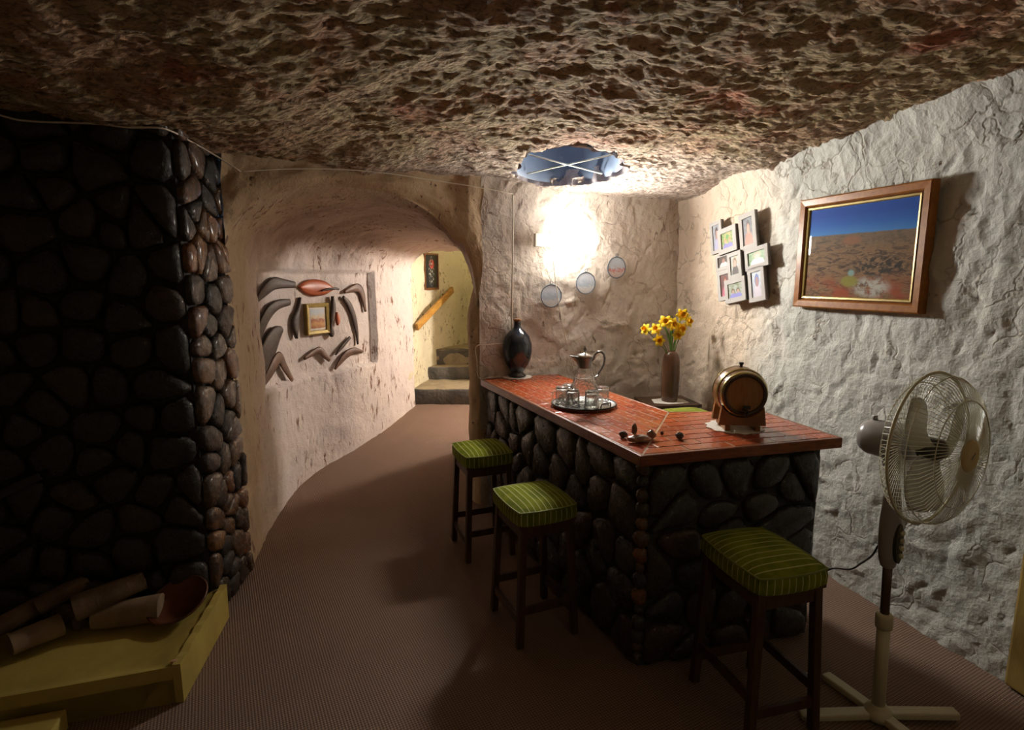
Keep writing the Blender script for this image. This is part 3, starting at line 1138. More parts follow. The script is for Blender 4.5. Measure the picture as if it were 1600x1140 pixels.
# ------------------------------------------------------------------ stone fireplace
def build_fireplace():
    fd = np.array([-0.955, -0.295, 0])            # along the front face, away from the corner
    fn = np.array([0.295, -0.955, 0])             # towards the viewer
    w = thing('wall_fireplace', 'black and rust-brown stone fireplace wall at the left', 'wall')
    w['kind'] = 'structure'
    c = np.array([*FIRE, 0])
    e2 = np.array([*(ARCH_L + np.array([0.0, 0.04]) - FIRE), 0])
    sl = np.linalg.norm(e2)
    e2 = e2 / sl
    n2 = np.array([e2[1], -e2[0], 0])
    a, b, d = c - fn * 0.012 - n2 * 0.012, c + fd * 1.35 - fn * 0.012, c + e2 * (sl + 0.16) - n2 * 0.055
    back = c + fd * 1.35 + e2 * (sl + 0.16)
    MB().prism([a[:2], d[:2], back[:2], b[:2]], -0.03, 2.32).build('mortar', 'mortar_dark', w)
    stone_face(w, c + fd * 1.32, -fd, fn, 1.31, 2.24, 0.17, 0.15, 0.03, 'dark_stone', 5, 0.008)
    stone_face(w, c + e2 * 0.004, e2, n2, sl - 0.01, 2.22, 0.10, 0.13, 0.020, ['lit_rust_stone', 'lit_rust_stone', 'dark_stone'], 9, 0.005)  # side stones brighter than the front: wall lamp's light put into their colour
    return c, fd, fn


FC, FD, FN = build_fireplace()


def build_hearth():
    F0 = np.array([-1.23, 1.87])
    B0 = np.array([-1.325, 2.40])
    fd = FD[:2]
    nu, nv = 48, 30
    P = np.zeros((nu, nv, 3))
    L = 1.25
    for i, s in enumerate(np.linspace(0, 1, nu)):
        for j, t in enumerate(np.linspace(0, 1, nv)):
            p = F0 + fd * (L * s) + (B0 - F0) * t
            rim = math.exp(-(s * L / 0.10) ** 2)
            frt = math.exp(-(t / 0.10) ** 2)
            z = 0.105 + 0.045 * max(rim * (1 - 0.1 * t), frt * 0.9)
            P[i, j] = (p[0], p[1], z)
    h = thing('hearth', 'yellow-painted raised concrete hearth in front of the stone fireplace', 'hearth')
    grid_obj('hearth_top', P, 'hearth_yellow', h, flip=True)
    rim = 0.15
    MB().prism([F0, F0 + fd * L, F0 + fd * L + (B0 - F0), B0], -0.02, 0.095).build('hearth_body', 'hearth_yellow', h)
    q = np.zeros((nu, 2, 3))
    q[:, 0] = P[:, 0]
    q[:, 1] = P[:, 0] * [1, 1, 0] + [0, 0, -0.01]
    grid_obj('front_face', q, 'hearth_yellow', h, smooth=False)
    # end slab, rising a little towards the stone, chipped along its top
    e = (B0 - F0) / np.linalg.norm(B0 - F0)
    n = np.array([e[1], -e[0]])
    k = 14
    V, Fc = [], []
    for i in range(k + 1):
        t = i / k
        p = F0 - e * 0.004 + (B0 - F0) * t * 1.0
        z = 0.155 + 0.006 * t + 0.004 * math.sin(i * 2.3)
        for off in (0.016, -0.012):
            for zz in (-0.01, z):
                V.append((p[0] + n[0] * off, p[1] + n[1] * off, zz))
    for i in range(k):
        a, b = i * 4, (i + 1) * 4
        Fc += [(a, b, b + 1, a + 1), (a + 2, a + 3, b + 3, b + 2), (a + 1, b + 1, b + 3, a + 3)]
    Fc += [(0, 1, 3, 2), (k * 4, k * 4 + 2, k * 4 + 3, k * 4 + 1)]
    mesh_obj('end_slab', V, Fc, 'hearth_yellow', h)
    c = F0 + e * 0.02
    MB().box((c[0] - 0.012, c[1] - 0.004, 0.154), (0.02, 0.016, 0.008)).build('chip', 'hearth_chip', h, bevel=0.002)
    s0 = at_z(104, 1106, 0.07)
    s1 = np.array([s0[0], s0[1], 0]) + FN * 0.22
    st = MB().prism([s0[:2], (s0 + FN * 0.24)[:2], (s0 + FN * 0.24 + FD * 0.7)[:2], (s0 + FD * 0.7)[:2]], -0.01, 0.07)
    o = st.build('hearth_step', 'hearth_yellow', None, bevel=0.006)
    tag(o, 'low yellow concrete step in front of the hearth at the left edge', 'step')


build_hearth()


def log(label, a, b, r0, r1, mat, cut, seed, group='firewood on the hearth'):
    a, b = np.array(a, float), np.array(b, float)
    c = (a + b) / 2
    t = thing('firewood_log', label, 'log', (c[0], c[1], min(a[2], b[2]) - max(r0, r1)), 0, group)
    base = np.array(t.location)
    m, n = 9, 14
    r = random.Random(seed)
    d = (b - a) / np.linalg.norm(b - a)
    x = np.cross(d, [0, 0, 1.0])
    x /= np.linalg.norm(x)
    y = np.cross(d, x)
    ph = [r.uniform(0, 6) for _ in range(4)]
    P = np.zeros((n, m, 3))
    for j in range(m):
        s = j / (m - 1)
        rad = r0 + (r1 - r0) * s
        for i in range(n):
            th = 2 * math.pi * i / n
            k = rad * (1 + 0.07 * math.sin(2 * th + ph[0]) + 0.05 * math.sin(3 * th + ph[1]) + 0.03 * math.sin(5 * s + th + ph[2]))
            P[i, j] = a + (b - a) * s + x * k * math.cos(th) + y * k * math.sin(th) - base
    grid_obj('bark', P, mat, t, closed_u=True, flip=False)
    for j, sgn in ((0, -1), (m - 1, 1)):
        V = [tuple(p) for p in P[:, j]] + [tuple((a if j == 0 else b) - base + d * sgn * 0.003)]
        F = [(i, (i + 1) % n, n) if sgn > 0 else ((i + 1) % n, i, n) for i in range(n)]
        mesh_obj('cut_end', V, F, cut, t)


def lz(px, py, z):
    return at_z(px, py, z)


log('short thick log sawn square, lying beside the brown dish', lz(148, 962, 0.165), lz(252, 948, 0.165), 0.052, 0.056, 'bark_stripped', 'bark_stripped', 1)
log('tapered log pointing up to the right with a pale sawn end', lz(115, 950, 0.235), lz(226, 905, 0.27), 0.05, 0.036, 'bark', 'cut_wood', 2)
log('dim crooked log at the back of the firewood heap', lz(58, 948, 0.22), lz(138, 905, 0.27), 0.04, 0.036, 'bark', 'bark', 3)
log('peeling pale-barked log lying nearest the front at left', lz(15, 1008, 0.165), lz(95, 975, 0.165), 0.042, 0.046, 'bark_stripped', 'bark', 4)
log('dark log half hidden under the other firewood', lz(66, 940, 0.16), lz(128, 968, 0.155), 0.040, 0.038, 'bark', 'bark', 6)
log('long dark log at the far left of the firewood heap', lz(-40, 1000, 0.19), lz(60, 945, 0.21), 0.038, 0.04, 'bark', 'bark', 7)


def build_dish():
    c = at_z(290, 955, 0.12)
    t = thing('wooden_dish', 'reddish-brown rounded wooden dish leaning on the hearth by the logs', 'dish', c)
    M = Matrix.Rotation(R(-17), 4, 'Z') @ Matrix.Rotation(R(24), 4, 'X')
    n = 32
    prof = [(0.0, 0.0), (0.05, 0.003), (0.085, 0.016), (0.112, 0.042), (0.117, 0.046), (0.115, 0.05), (0.107, 0.046), (0.08, 0.024), (0.045, 0.011), (0.0, 0.008)]
    V, F = [], []
    for r, z in prof:
        for k in range(n):
            a = 2 * math.pi * k / n
            V.append(M @ Vector((r * 1.05 * math.cos(a), r * 1.0 * math.sin(a), z + 0.035)))
    for i in range(len(prof) - 1):
        for k in range(n):
            l = (k + 1) % n
            F.append((i * n + k, i * n + l, (i + 1) * n + l, (i + 1) * n + k))
    mesh_obj('bowl', V, F, 'dish_wood', t, True)
    MB().tube([M @ Vector((0.12 * math.cos(a), 0.117 * math.sin(a), 0.083)) for a in np.linspace(0, 2 * math.pi, 33)[:-1]], 0.005, 6, closed=True).build('rim', 'dish_wood', t, True)


build_dish()
p, q = at_y(-30, 785, 2.06), at_y(64, 742, 2.17)
t = thing('iron_bar', 'dark iron bar jutting across the fireplace stones at far left', 'bar', p)
MB().bar((0, 0, 0), q - p, 0.022, 0.034).build('bar', 'iron', t, bevel=0.003)
MB().bar((q - p), (q - p) + np.array([0.0, 0.07, 0.01]), 0.018, 0.018).build('bracket', 'iron', t, bevel=0.002)

# ------------------------------------------------------------------ bar
ZT = 0.90
O1, O2, O3, O4, O5, O6 = [np.array(p) for p in ((-0.205, 3.606), (0.476, 2.0), (1.36, 2.242), (1.237, 2.715), (0.775, 2.70), (0.315, 3.80))]


def unit(v):
    return v / np.linalg.norm(v)


def inset(poly, d):
    n = len(poly)
    out = []
    for i in range(n):
        a, b, c = poly[i - 1], poly[i], poly[(i + 1) % n]
        u, v = unit(b - a), unit(c - b)
        nu_, nv_ = np.array([-u[1], u[0]]), np.array([-v[1], v[0]])
        k = (nu_ + nv_) / (1 + nu_ @ nv_)
        out.append(b + k * d)
    return out


def build_bar():
    poly = [O1, O2, O3, O4, O5, O6]
    body = inset(poly, 0.055)
    body[0] = body[0] + unit(O1 - O2) * 0.06
    base = thing('stone_bar', 'L-shaped bar base faced with dark irregular stones', 'bar base')
    MB().prism(body, -0.01, ZT - 0.041).build('mortar_core', 'mortar_bar', base)
    b0, b1, b2, b3 = [np.array([*p, 0.0]) for p in body[:4]]
    for (p, q, cw, ch, seed) in ((b0, b1, 0.19, 0.16, 21), (b1, b2, 0.19, 0.15, 27), (b2, b3, 0.16, 0.15, 24)):
        e = unit(q - p)
        n = np.array([e[1], -e[0], 0.0])
        stone_face(base, p + n * 0.004 + e * 0.004, e, n, np.linalg.norm(q - p) - 0.008, ZT - 0.05, cw, ch, 0.026, 'bar_stone', seed, 0.010)
    # corner quoins: small pebbles up the front corner, orange light put into their colour
    nb = unit(np.array([*(unit(b1 - b2) + unit(b1 - b0))[:2], 0.0]))
    r = random.Random(3)
    z = 0.03
    while z < ZT - 0.08:
        s = r.uniform(0.018, 0.034)
        V, F = [], []
        for i, (rr, zz) in enumerate(((0.3, -1), (0.85, -0.6), (1, 0), (0.85, 0.6), (0.3, 1))):
            for k in range(7):
                a = 2 * math.pi * k / 7
                j = r.uniform(0.85, 1.1)
                V.append((s * rr * j * math.cos(a), s * rr * j * math.sin(a), zz * s * 1.1))
        for i in range(4):
            for k in range(7):
                l = (k + 1) % 7
                F.append((i * 7 + k, i * 7 + l, (i + 1) * 7 + l, (i + 1) * 7 + k))
        F += [tuple(reversed(range(7))), tuple(range(28, 35))]
        mesh_obj('corner_pebble', V, F, r.choice(('lit_rust_stone', 'lit_rust_stone', 'bar_stone')), base, True, b1 + nb * r.uniform(0.016, 0.03) + np.array([0, 0, z + s]))
        z += s * 2.1
    # worktop
    top = thing('tiled_countertop', 'glossy terracotta-tiled L-shaped bar top with varnished wooden edging', 'bar top', (0, 0, 0))
    slab = inset(poly, 0.016)
    MB().prism(slab, ZT - 0.04, ZT - 0.0006).build('grout_bed', 'grout', top)
    inn = inset(poly, 0.017)
    for i in range(6):
        a, b, c, d = poly[i], poly[(i + 1) % 6], inn[(i + 1) % 6], inn[i]
        MB().prism([a, b, c, d], ZT - 0.042, ZT + 0.001).build('edge_trim', 'edge_wood', top, bevel=0.003)
    inn = inset(poly, 0.019)
    P1, P2, P3, P4, P5, P6 = inn
    mit_n = np.array([-(P5 - P2)[1], (P5 - P2)[0]])
    mit_n = unit(mit_n)
    if mit_n @ (P1 - P2) < 0:
        mit_n = -mit_n
    r = random.Random(12)
    tw, tl, g = 0.0655, 0.20, 0.0066

    def arm(A, B, side, keep_n, lim):
        # rows parallel to the outer edge A-B
        e = unit(B - A)
        n = np.array([-e[1], e[0]])
        L = np.linalg.norm(B - A) + 0.7
        for row in range(9):
            off = 0.0 if row % 2 == 0 else tl / 2
            for k in range(-5, int(L / tl) + 2):
                x0, x1 = k * tl + off + g / 2, (k + 1) * tl + off - g / 2
                y0, y1 = row * tw + g / 2, (row + 1) * tw - g / 2
                pl = [A + e * x + n * y for x, y in ((x0, y0), (x1, y0), (x1, y1), (x0, y1))]
                pl = clip(pl, P2 + keep_n * g * 0.6, keep_n)
                for (p, q) in lim:
                    if len(pl) < 3:
                        break
                    d = unit(q - p)
                    pl = clip(pl, p, np.array([-d[1], d[0]]))
                if len(pl) < 3 or abs(area(pl)) < 0.00025:
                    continue
                c = np.mean(pl, axis=0)
                tx, ty = r.gauss(0, 0.004), r.gauss(0, 0.004)
                m = len(pl)
                V = [(q[0] - c[0], q[1] - c[1], -0.006) for q in pl]
                V += [((q[0] - c[0]) * 1.0, (q[1] - c[1]) * 1.0, tx * (q[0] - c[0]) + ty * (q[1] - c[1]) - 0.0008) for q in pl]
                V += [((q[0] - c[0]) * 0.965, (q[1] - c[1]) * 0.965, tx * (q[0] - c[0]) + ty * (q[1] - c[1])) for q in pl]
                F = [tuple(range(2 * m, 3 * m))]
                for l in range(2):
                    F += [(l * m + i, l * m + (i + 1) % m, (l + 1) * m + (i + 1) % m, (l + 1) * m + i) for i in range(m)]
                mesh_obj('tile', V, F, 'terracotta_tile', top, False, (c[0], c[1], ZT + 0.001))
    arm(P1, P2, 1, mit_n, [(P1, P2), (P5, P6), (P6, P1)])
    arm(P2, P3, 1, -mit_n, [(P2, P3), (P3, P4), (P4, P5)])


build_bar()


# ------------------------------------------------------------------ stools
def make_stool(name, label, loc, rz, ax, by, seat_z, group, sw=False, splay=0.02):
    """ax: cushion length along local x, by: along local y; sw: stripes run along y instead of x"""
    t = thing(name, label, 'stool', (loc[0], loc[1], 0), rz, group)
    th = 0.075
    z1 = seat_z - 0.022
    z0 = z1 - th + 0.012
    a, b = ax / 2, by / 2
    n = 41
    s = np.linspace(-1, 1, n)
    U, V = np.meshgrid(s, s, indexing='ij')
    k = 0.16
    # square to rounded square
    X = U * np.sqrt(1 - k * V ** 2 * U ** 2)
    Y = V * np.sqrt(1 - k * U ** 2 * V ** 2)
    w = (V if not sw else U)
    ribs = 0.0028 * np.abs(np.sin(w * math.pi * 5.5))
    dome = 0.022 * (1 - np.abs(U) ** 3.5) * (1 - np.abs(V) ** 3.5)
    P = np.stack([X * a, Y * b, z1 + dome + ribs * (1 - np.maximum(np.abs(U), np.abs(V)) ** 8)], -1)
    UV = np.stack([(w + 1) / 2, (U + 1) / 2], -1)
    grid_obj('seat_cushion', P, 'green_velvet', t, UV=UV)
    ring = [P[i, 0] for i in range(n)] + [P[-1, j] for j in range(1, n)] + [P[i, -1] for i in range(n - 2, -1, -1)] + [P[0, j] for j in range(n - 2, 0, -1)]
    ring = np.array(ring)
    ln = np.concatenate([[0], np.cumsum(np.linalg.norm(np.diff(np.vstack([ring, ring[:1]]), axis=0), axis=1))])
    zs = [z1, z1 - th * 0.3, z1 - th * 0.7, z0]
    G = np.zeros((len(ring) + 1, 4, 3))
    W = np.zeros((len(ring) + 1, 4, 2))
    for j, (zz, sc) in enumerate(zip(zs, (1.0, 1.025, 1.02, 0.97))):
        rr = np.vstack([ring, ring[:1]])
        G[:, j, 0], G[:, j, 1], G[:, j, 2] = rr[:, 0] * sc, rr[:, 1] * sc, zz
        W[:, j, 0] = ln / 0.28
        W[:, j, 1] = j / 3
    grid_obj('seat_band', G, 'green_velvet', t, UV=W, flip=True)
    MB().tube([(p[0] * 1.008, p[1] * 1.008, z1) for p in ring[::2]], 0.0038, 6, closed=True).build('piping', 'green_piping', t, True)
    ai, bi = a - 0.032, b - 0.032
    MB().box((0, 0, z0 + 0.004), (ax * 0.93, by * 0.93, 0.018)).build('seat_board', 'dark_wood', t)
    top, legw = z0 - 0.002, 0.030
    ends = {}
    for i in (-1, 1):
        for j in (-1, 1):
            p0 = Vector((i * (ai + splay), j * (bi + splay), 0))
            p1 = Vector((i * ai, j * bi, top))
            MB().bar(p0, p1, legw, legw, (0, 1, 0)).build('leg', 'dark_wood', t, bevel=0.003)
            ends[i, j] = (p0, p1)

    def at(i, j, z):
        p0, p1 = ends[i, j]
        return p0 + (p1 - p0) * (z / top)
    for j in (-1, 1):
        MB().bar(at(-1, j, top - 0.03), at(1, j, top - 0.03), 0.018, 0.045).build('apron', 'dark_wood', t)
        MB().bar(at(-1, j, 0.11), at(1, j, 0.11), 0.016, 0.036).build('stretcher', 'dark_wood', t, bevel=0.002)
    for i in (-1, 1):
        MB().bar(at(i, -1, top - 0.03), at(i, 1, top - 0.03), 0.018, 0.045).build('apron', 'dark_wood', t)
        MB().bar(at(i, -1, 0.16), at(i, 1, 0.16), 0.016, 0.036).build('stretcher', 'dark_wood', t, bevel=0.002)
    return t


SG = 'green-cushioned bar stools'
make_stool('bar_stool', 'green-cushioned stool in the middle, on the passage side of the bar', (0.095, 2.368), R(-67), 0.325, 0.285, 0.62, SG)
make_stool('bar_stool', 'green-cushioned stool farthest back, close to the arch jamb', (-0.172, 3.085), R(-69), 0.315, 0.285, 0.62, SG)
make_stool('bar_stool', 'dim olive stool nearest the viewer, at the short front of the bar', (0.878, 1.862), R(15), 0.285, 0.345, 0.62, SG)
make_stool('bar_stool', 'green stool behind the bar, only its seat edge showing', (1.06, 3.33), R(15), 0.32, 0.29, 0.755, SG)

# ------------------------------------------------------------------ things on the bar
def doily(label, c, r, z):
    n = 72
    V = [(0, 0, 0.0025)]
    F = []
    for k in range(n):
        a = 2 * math.pi * k / n
        rr = r * (1 + 0.05 * math.cos(a * 12))
        V.append((rr * math.cos(a), rr * math.sin(a), 0.0018))
    for k in range(n):
        rr = 1
        V.append((V[1 + k][0], V[1 + k][1], 0.0))
    for k in range(n):
        l = (k + 1) % n
        F.append((0, 1 + k, 1 + l))
        F.append((1 + k, 1 + n + k, 1 + n + l, 1 + l))
    o = mesh_obj('doily', V, F, 'doily', None, False, (c[0], c[1], z))
    tag(o, label, 'doily')


Z1 = ZT + 0.0025
vb = at_z(808, 589, ZT)
doily('round cream doily under the dark blue bottle vase', vb, 0.098, Z1)
t = thing('bottle_vase', 'glossy dark blue bottle vase with a cork on the bar', 'vase', (vb[0], vb[1], Z1 + 0.0025))
MB().lathe([(0.0, 0), (0.056, 0), (0.060, 0.006), (0.058, 0.014), (0.042, 0.026), (0.040, 0.036), (0.052, 0.052), (0.076, 0.090), (0.092, 0.135), (0.099, 0.185), (0.096, 0.235), (0.080, 0.285),
            (0.052, 0.322), (0.030, 0.338), (0.024, 0.352), (0.023, 0.380), (0.026, 0.386), (0.022, 0.388), (0.0, 0.388)], 48, Matrix.Diagonal((1, 1, 0.94, 1))).build('body', 'vase_blue', t, True)
MB().lathe([(0.0, 0.389), (0.020, 0.389), (0.025, 0.394), (0.026, 0.402), (0.022, 0.406), (0, 0.406)], 24, Matrix.Diagonal((1, 1, 0.94, 1))).build('stopper', 'cork', t, True)

tc = at_z(912, 634, ZT)
t = thing('serving_tray', 'round silver tray with bent wire handles on the bar top', 'tray', (tc[0], tc[1], Z1))
MB().lathe([(0, 0), (0.150, 0), (0.160, 0.004), (0.165, 0.013), (0.162, 0.015), (0.155, 0.007), (0.148, 0.005), (0, 0.005)], 64).build('plate', 'silver', t, True)
MB().tube([(0.164 * math.cos(a), 0.164 * math.sin(a), 0.014) for a in np.linspace(0, 2 * math.pi, 65)[:-1]], 0.004, 6, closed=True).build('rim', 'iron', t, True)
for a in (R(-50), R(130)):
    def hp(r, da, z):
        return (r * math.cos(a + da), r * math.sin(a + da), z)
    MB().tube([hp(0.15, -0.24, 0.008), hp(0.152, -0.235, 0.03), hp(0.152, -0.2, 0.036), hp(0.153, 0.2, 0.036), hp(0.152, 0.235, 0.03), hp(0.15, 0.24, 0.008)], 0.0035, 8).build('handle', 'iron', t, True)


def crystal(th, z):
    return 1 + (0.03 * math.cos(16 * th + 260 * z) + 0.03 * math.cos(16 * th - 260 * z)) * (1 if 0.012 < z < 0.15 else 0)


zt = Z1 + 0.0055
cc = at_z(914, 630, ZT)
t = thing('carafe', 'cut-glass carafe with pewter spout, lid and curled handle on the tray', 'carafe', (tc[0] + 0.004, tc[1] + 0.02, zt))
body = [(0, 0), (0.050, 0), (0.056, 0.004), (0.070, 0.03), (0.0735, 0.06), (0.070, 0.085), (0.052, 0.13), (0.042, 0.155), (0.036, 0.175), (0.034, 0.20), (0.030, 0.20), (0.032, 0.175), (0.038, 0.153), (0.048, 0.128),
        (0.066, 0.084), (0.0695, 0.06), (0.066, 0.03), (0.052, 0.009), (0.0, 0.008)]
fine = []
for (r0_, z0_), (r1_, z1_) in zip(body[:-1], body[1:]):
    for k in range(3):
        fine.append((r0_ + (r1_ - r0_) * k / 3, z0_ + (z1_ - z0_) * k / 3))
fine.append(body[-1])
nb_ = 27
MB().lathe([(max(r_, 1e-6), z_) for r_, z_ in fine], 96, None, crystal).build('glass_body', 'clear_glass', t, True)
MB().tube([(0.0505 * math.cos(a), 0.0505 * math.sin(a), 0.138) for a in np.linspace(0, 2 * math.pi, 41)[:-1]], 0.0035, 6, closed=True).build('glass_ring', 'clear_glass', t, True)
mb = MB()
n = 40
prof = [(0.0345, 0.188), (0.036, 0.197), (0.035, 0.215), (0.039, 0.238), (0.043, 0.246), (0.040, 0.246), (0.036, 0.238), (0.032, 0.215)]
V, F = [], []
for r_, z_ in prof:
    for k in range(n):
        a = 2 * math.pi * k / n
        sp = math.exp(-((a - math.pi) / 0.38) ** 2) * max(0, (z_ - 0.205) / 0.041) * 0.036
        V.append(((r_ + sp) * math.cos(a), (r_ + sp * 0.3) * math.sin(a), z_ + sp * 0.12))
for i in range(len(prof) - 1):
    for k in range(n):
        l = (k + 1) % n
        F.append((i * n + k, i * n + l, (i + 1) * n + l, (i + 1) * n + k))
mb.add(V, F).build('collar', 'pewter', t, True)
lid = MB().lathe([(0.043, 0.247), (0.040, 0.252), (0.026, 0.259), (0.010, 0.263), (0.006, 0.266), (0.0, 0.2665)], 32).build('lid', 'silver', t, True)
MB().lathe([(0.0, 0.263), (0.005, 0.265), (0.004, 0.272), (0.008, 0.279), (0.0085, 0.285), (0.005, 0.291), (0.0025, 0.294), (0.004, 0.298), (0, 0.302)], 16).build('finial', 'pewter', lid, True)
MB().tube([(0.036, 0, 0.222), (0.046, 0, 0.234), (0.050, 0, 0.252), (0.064, 0, 0.268), (0.082, 0, 0.270), (0.097, 0, 0.258), (0.102, 0, 0.235), (0.098, 0, 0.205), (0.085, 0, 0.178), (0.072, 0, 0.158), (0.070, 0, 0.142)],
          [0.004, 0.005, 0.0055, 0.006, 0.006, 0.006, 0.0058, 0.0055, 0.005, 0.0045, 0.003], 10).build('handle', 'pewter', t, True)
MB().tube([(0.070, 0, 0.150), (0.055, 0, 0.138), (0.048, 0, 0.136)], 0.0035, 8).build('handle_strut', 'pewter', t, True)


def tumbler(label, px, py, dx=0, dy=0, handle=None):
    t = thing('glass_tumbler', label, 'glass', (tc[0] + px, tc[1] + py, zt), 0, 'glass tumblers upside down on the tray')
    h, r = 0.088, 0.036
    pr = [(r, 0), (r + 0.001, 0.002), (r * 0.99, 0.02), (r * 0.95, h - 0.012), (r * 0.88, h - 0.002), (r * 0.80, h), (0.0, h), (0.0, h - 0.012), (r * 0.76, h - 0.013), (r * 0.84, h - 0.02), (r * 0.90, 0.02), (r * 0.93, 0.0), (r, 0)]
    f2 = []
    for (a0, b0), (a1, b1) in zip(pr[:-1], pr[1:]):
        for k in range(2):
            f2.append((max(1e-6, a0 + (a1 - a0) * k / 2), b0 + (b1 - b0) * k / 2))
    f2.append(pr[-1])
    MB().lathe(f2, 48, None, lambda a, z: 1 + 0.025 * math.cos(9 * a) * (1 if z < 0.07 else 0), caps=False).build('glass_wall', 'clear_glass', t, True)
    if handle is not None:
        c_, s_ = math.cos(handle), math.sin(handle)
        MB().tube([((r - 0.002 + q) * c_, (r - 0.002 + q) * s_, z) for q, z in ((0, 0.018), (0.014, 0.02), (0.021, 0.034), (0.021, 0.05), (0.014, 0.064), (0, 0.066))], 0.004, 8).build('glass_handle', 'clear_glass', t, True)


tumbler('outer left upside-down glass mug on the silver tray', -0.108, 0.035, handle=R(200))
tumbler('front left upside-down glass mug on the silver tray', -0.062, -0.035)
tumbler('small front middle glass mug before the carafe on the tray', 0.03, -0.072, handle=R(-15))
tumbler('upside-down glass mug at the right end of the tray', 0.098, 0.035)
tumbler('rear left glass mug mostly hidden beside the carafe', -0.07, 0.098)


def rock(label, c, s, mat, seed, z=Z1, rz=0.0):
    r = random.Random(seed)
    V, F = [], []
    n, m = 9, 6
    P = []
    for i in range(m + 1):
        ph = math.pi * i / m
        for k in range(n):
            a = 2 * math.pi * k / n
            j = r.uniform(0.8, 1.12)
            x, y, zz = math.sin(ph) * math.cos(a) * s[0] * j, math.sin(ph) * math.sin(a) * s[1] * j, -math.cos(ph) * s[2] * r.uniform(0.88, 1.08)
            P.append((x * math.cos(rz) - y * math.sin(rz), x * math.sin(rz) + y * math.cos(rz), max(-s[2] * 0.82, zz) + s[2] * 0.82))
    for i in range(m):
        for k in range(n):
            l = (k + 1) % n
            F.append((i * n + k, i * n + l, (i + 1) * n + l, (i + 1) * n + k))
    o = mesh_obj('opal_rock', P, F, mat, None, False, (c[0], c[1], z))
    tag(o, label, 'rock', 'rock specimens on the bar top')


rock('long low brown rock with a pale top at the bar corner', at_z(999, 691, ZT), (0.052, 0.026, 0.016), 'rock_brown', 1, rz=R(5))
rock('upright reddish rock chip standing on the long brown rock', at_z(991, 688, ZT) + np.array([0, 0.004, 0]), (0.012, 0.012, 0.026), 'rock_brown', 2, Z1 + 0.022)
rock('dark angular rock left of the long brown rock', at_z(974, 684, ZT), (0.018, 0.014, 0.015), 'rock_dark', 3)
rock('brown shell-like rock right of the long brown rock', at_z(1017, 686, ZT), (0.020, 0.017, 0.021), 'rock_brown', 4)
rock('tiny dark pebble between the brown rocks and the lone stone', at_z(1034, 680, ZT), (0.0075, 0.0075, 0.009), 'rock_dark', 5)
rock('lone dark red stone nearest the keg', at_z(1062, 686, ZT), (0.019, 0.015, 0.015), 'rock_dark', 6)

# keg
kc = at_z(1152, 668, ZT)
doily('scalloped cream doily under the wooden keg', kc + np.array([-0.012, 0.005, 0]), 0.118, Z1)
KR = R(-6)
t = thing('wooden_keg', 'small oak keg with brass hoops lying on its cradle', 'keg', (kc[0], kc[1], Z1 + 0.003), KR)
KZ, KL = 0.158, 0.17
M = Matrix.Translation((0, 0, KZ)) @ Matrix.Rotation(R(90), 4, 'X')      # barrel axis along local -y
rb = lambda z: 0.107 - 0.020 * (z / (KL / 2)) ** 2
pr = [(0.078, -KL / 2 + 0.010)] + [(rb(z), z) for z in np.linspace(-KL / 2, KL / 2, 15)] + [(0.078, KL / 2 - 0.010)]
ns = 20
for k in range(ns):          # each stave
    a0, a1 = 2 * math.pi * (k + 0.02) / ns, 2 * math.pi * (k + 0.98) / ns
    V, F = [], []
    zz = np.linspace(-KL / 2, KL / 2, 9)
    for z in zz:
        for a in (a0, (a0 + a1) / 2, a1):
            for rr in (rb(z), rb(z) - 0.009):
                V.append(M @ Vector((rr * math.cos(a), rr * math.sin(a), z)))
    for i in range(8):
        b_ = i * 6
        for q in (0, 2):
            F.append((b_ + q, b_ + q + 2, b_ + q + 8, b_ + q + 6))
            F.append((b_ + q + 1, b_ + q + 7, b_ + q + 9, b_ + q + 3))
        F += [(b_, b_ + 6, b_ + 7, b_ + 1), (b_ + 4, b_ + 5, b_ + 11, b_ + 10)]
    F += [(0, 1, 3, 2), (2, 3, 5, 4), (48, 50, 51, 49), (50, 52, 53, 51)]
    mesh_obj('stave', V, F, 'barrel_stave', t, False)
for s in (-1, 1):
    MB().lathe([(0.0001, -0.004 + s * (KL / 2 - 0.012)), (0.080, -0.004 + s * (KL / 2 - 0.012)), (0.080, 0.004 + s * (KL / 2 - 0.012)), (0.0001, 0.004 + s * (KL / 2 - 0.012))], 40, M).build('barrel_head', 'barrel_head', t)
    MB().lathe([(0.074, s * (KL / 2 - 0.010)), (0.0775, s * (KL / 2 + 0.0015)), (0.0885, s * (KL / 2 + 0.0015)), (0.0885, s * (KL / 2 - 0.006))], 48, M, caps=False).build('chime', 'barrel_rim', t, True)
    for zz in (0.071, 0.036):
        z0_ = s * zz
        MB().lathe([(rb(z0_ - 0.0055) + 0.0005, z0_ - 0.0055), (rb(z0_ - 0.0055) + 0.0028, z0_ - 0.0055), (rb(z0_ + 0.0055) + 0.0028, z0_ + 0.0055), (rb(z0_ + 0.0055) + 0.0005, z0_ + 0.0055)], 56, M, caps=False).build('hoop', 'brass', t, True)
tap = MB().tube([(0, -KL / 2 + 0.008, KZ - 0.062), (0, -KL / 2 - 0.035, KZ - 0.064)], 0.008, 12).build('tap', 'black_plastic', t, True)
MB().tube([(0, -KL / 2 - 0.028, KZ - 0.06), (0, -KL / 2 - 0.028, KZ - 0.086)], 0.006, 10).build('spout', 'black_plastic', tap, True)
MB().box((0, -KL / 2 - 0.028, KZ - 0.047), (0.03, 0.008, 0.016)).build('tap_handle', 'black_plastic', tap, bevel=0.002)
MB().lathe([(0.006, 0), (0.007, 0.012), (0.010, 0.014), (0.010, 0.022), (0, 0.022)], 14, Matrix.Translation((0, 0, KZ + 0.105))).build('bung', 'black_plastic', t, True)
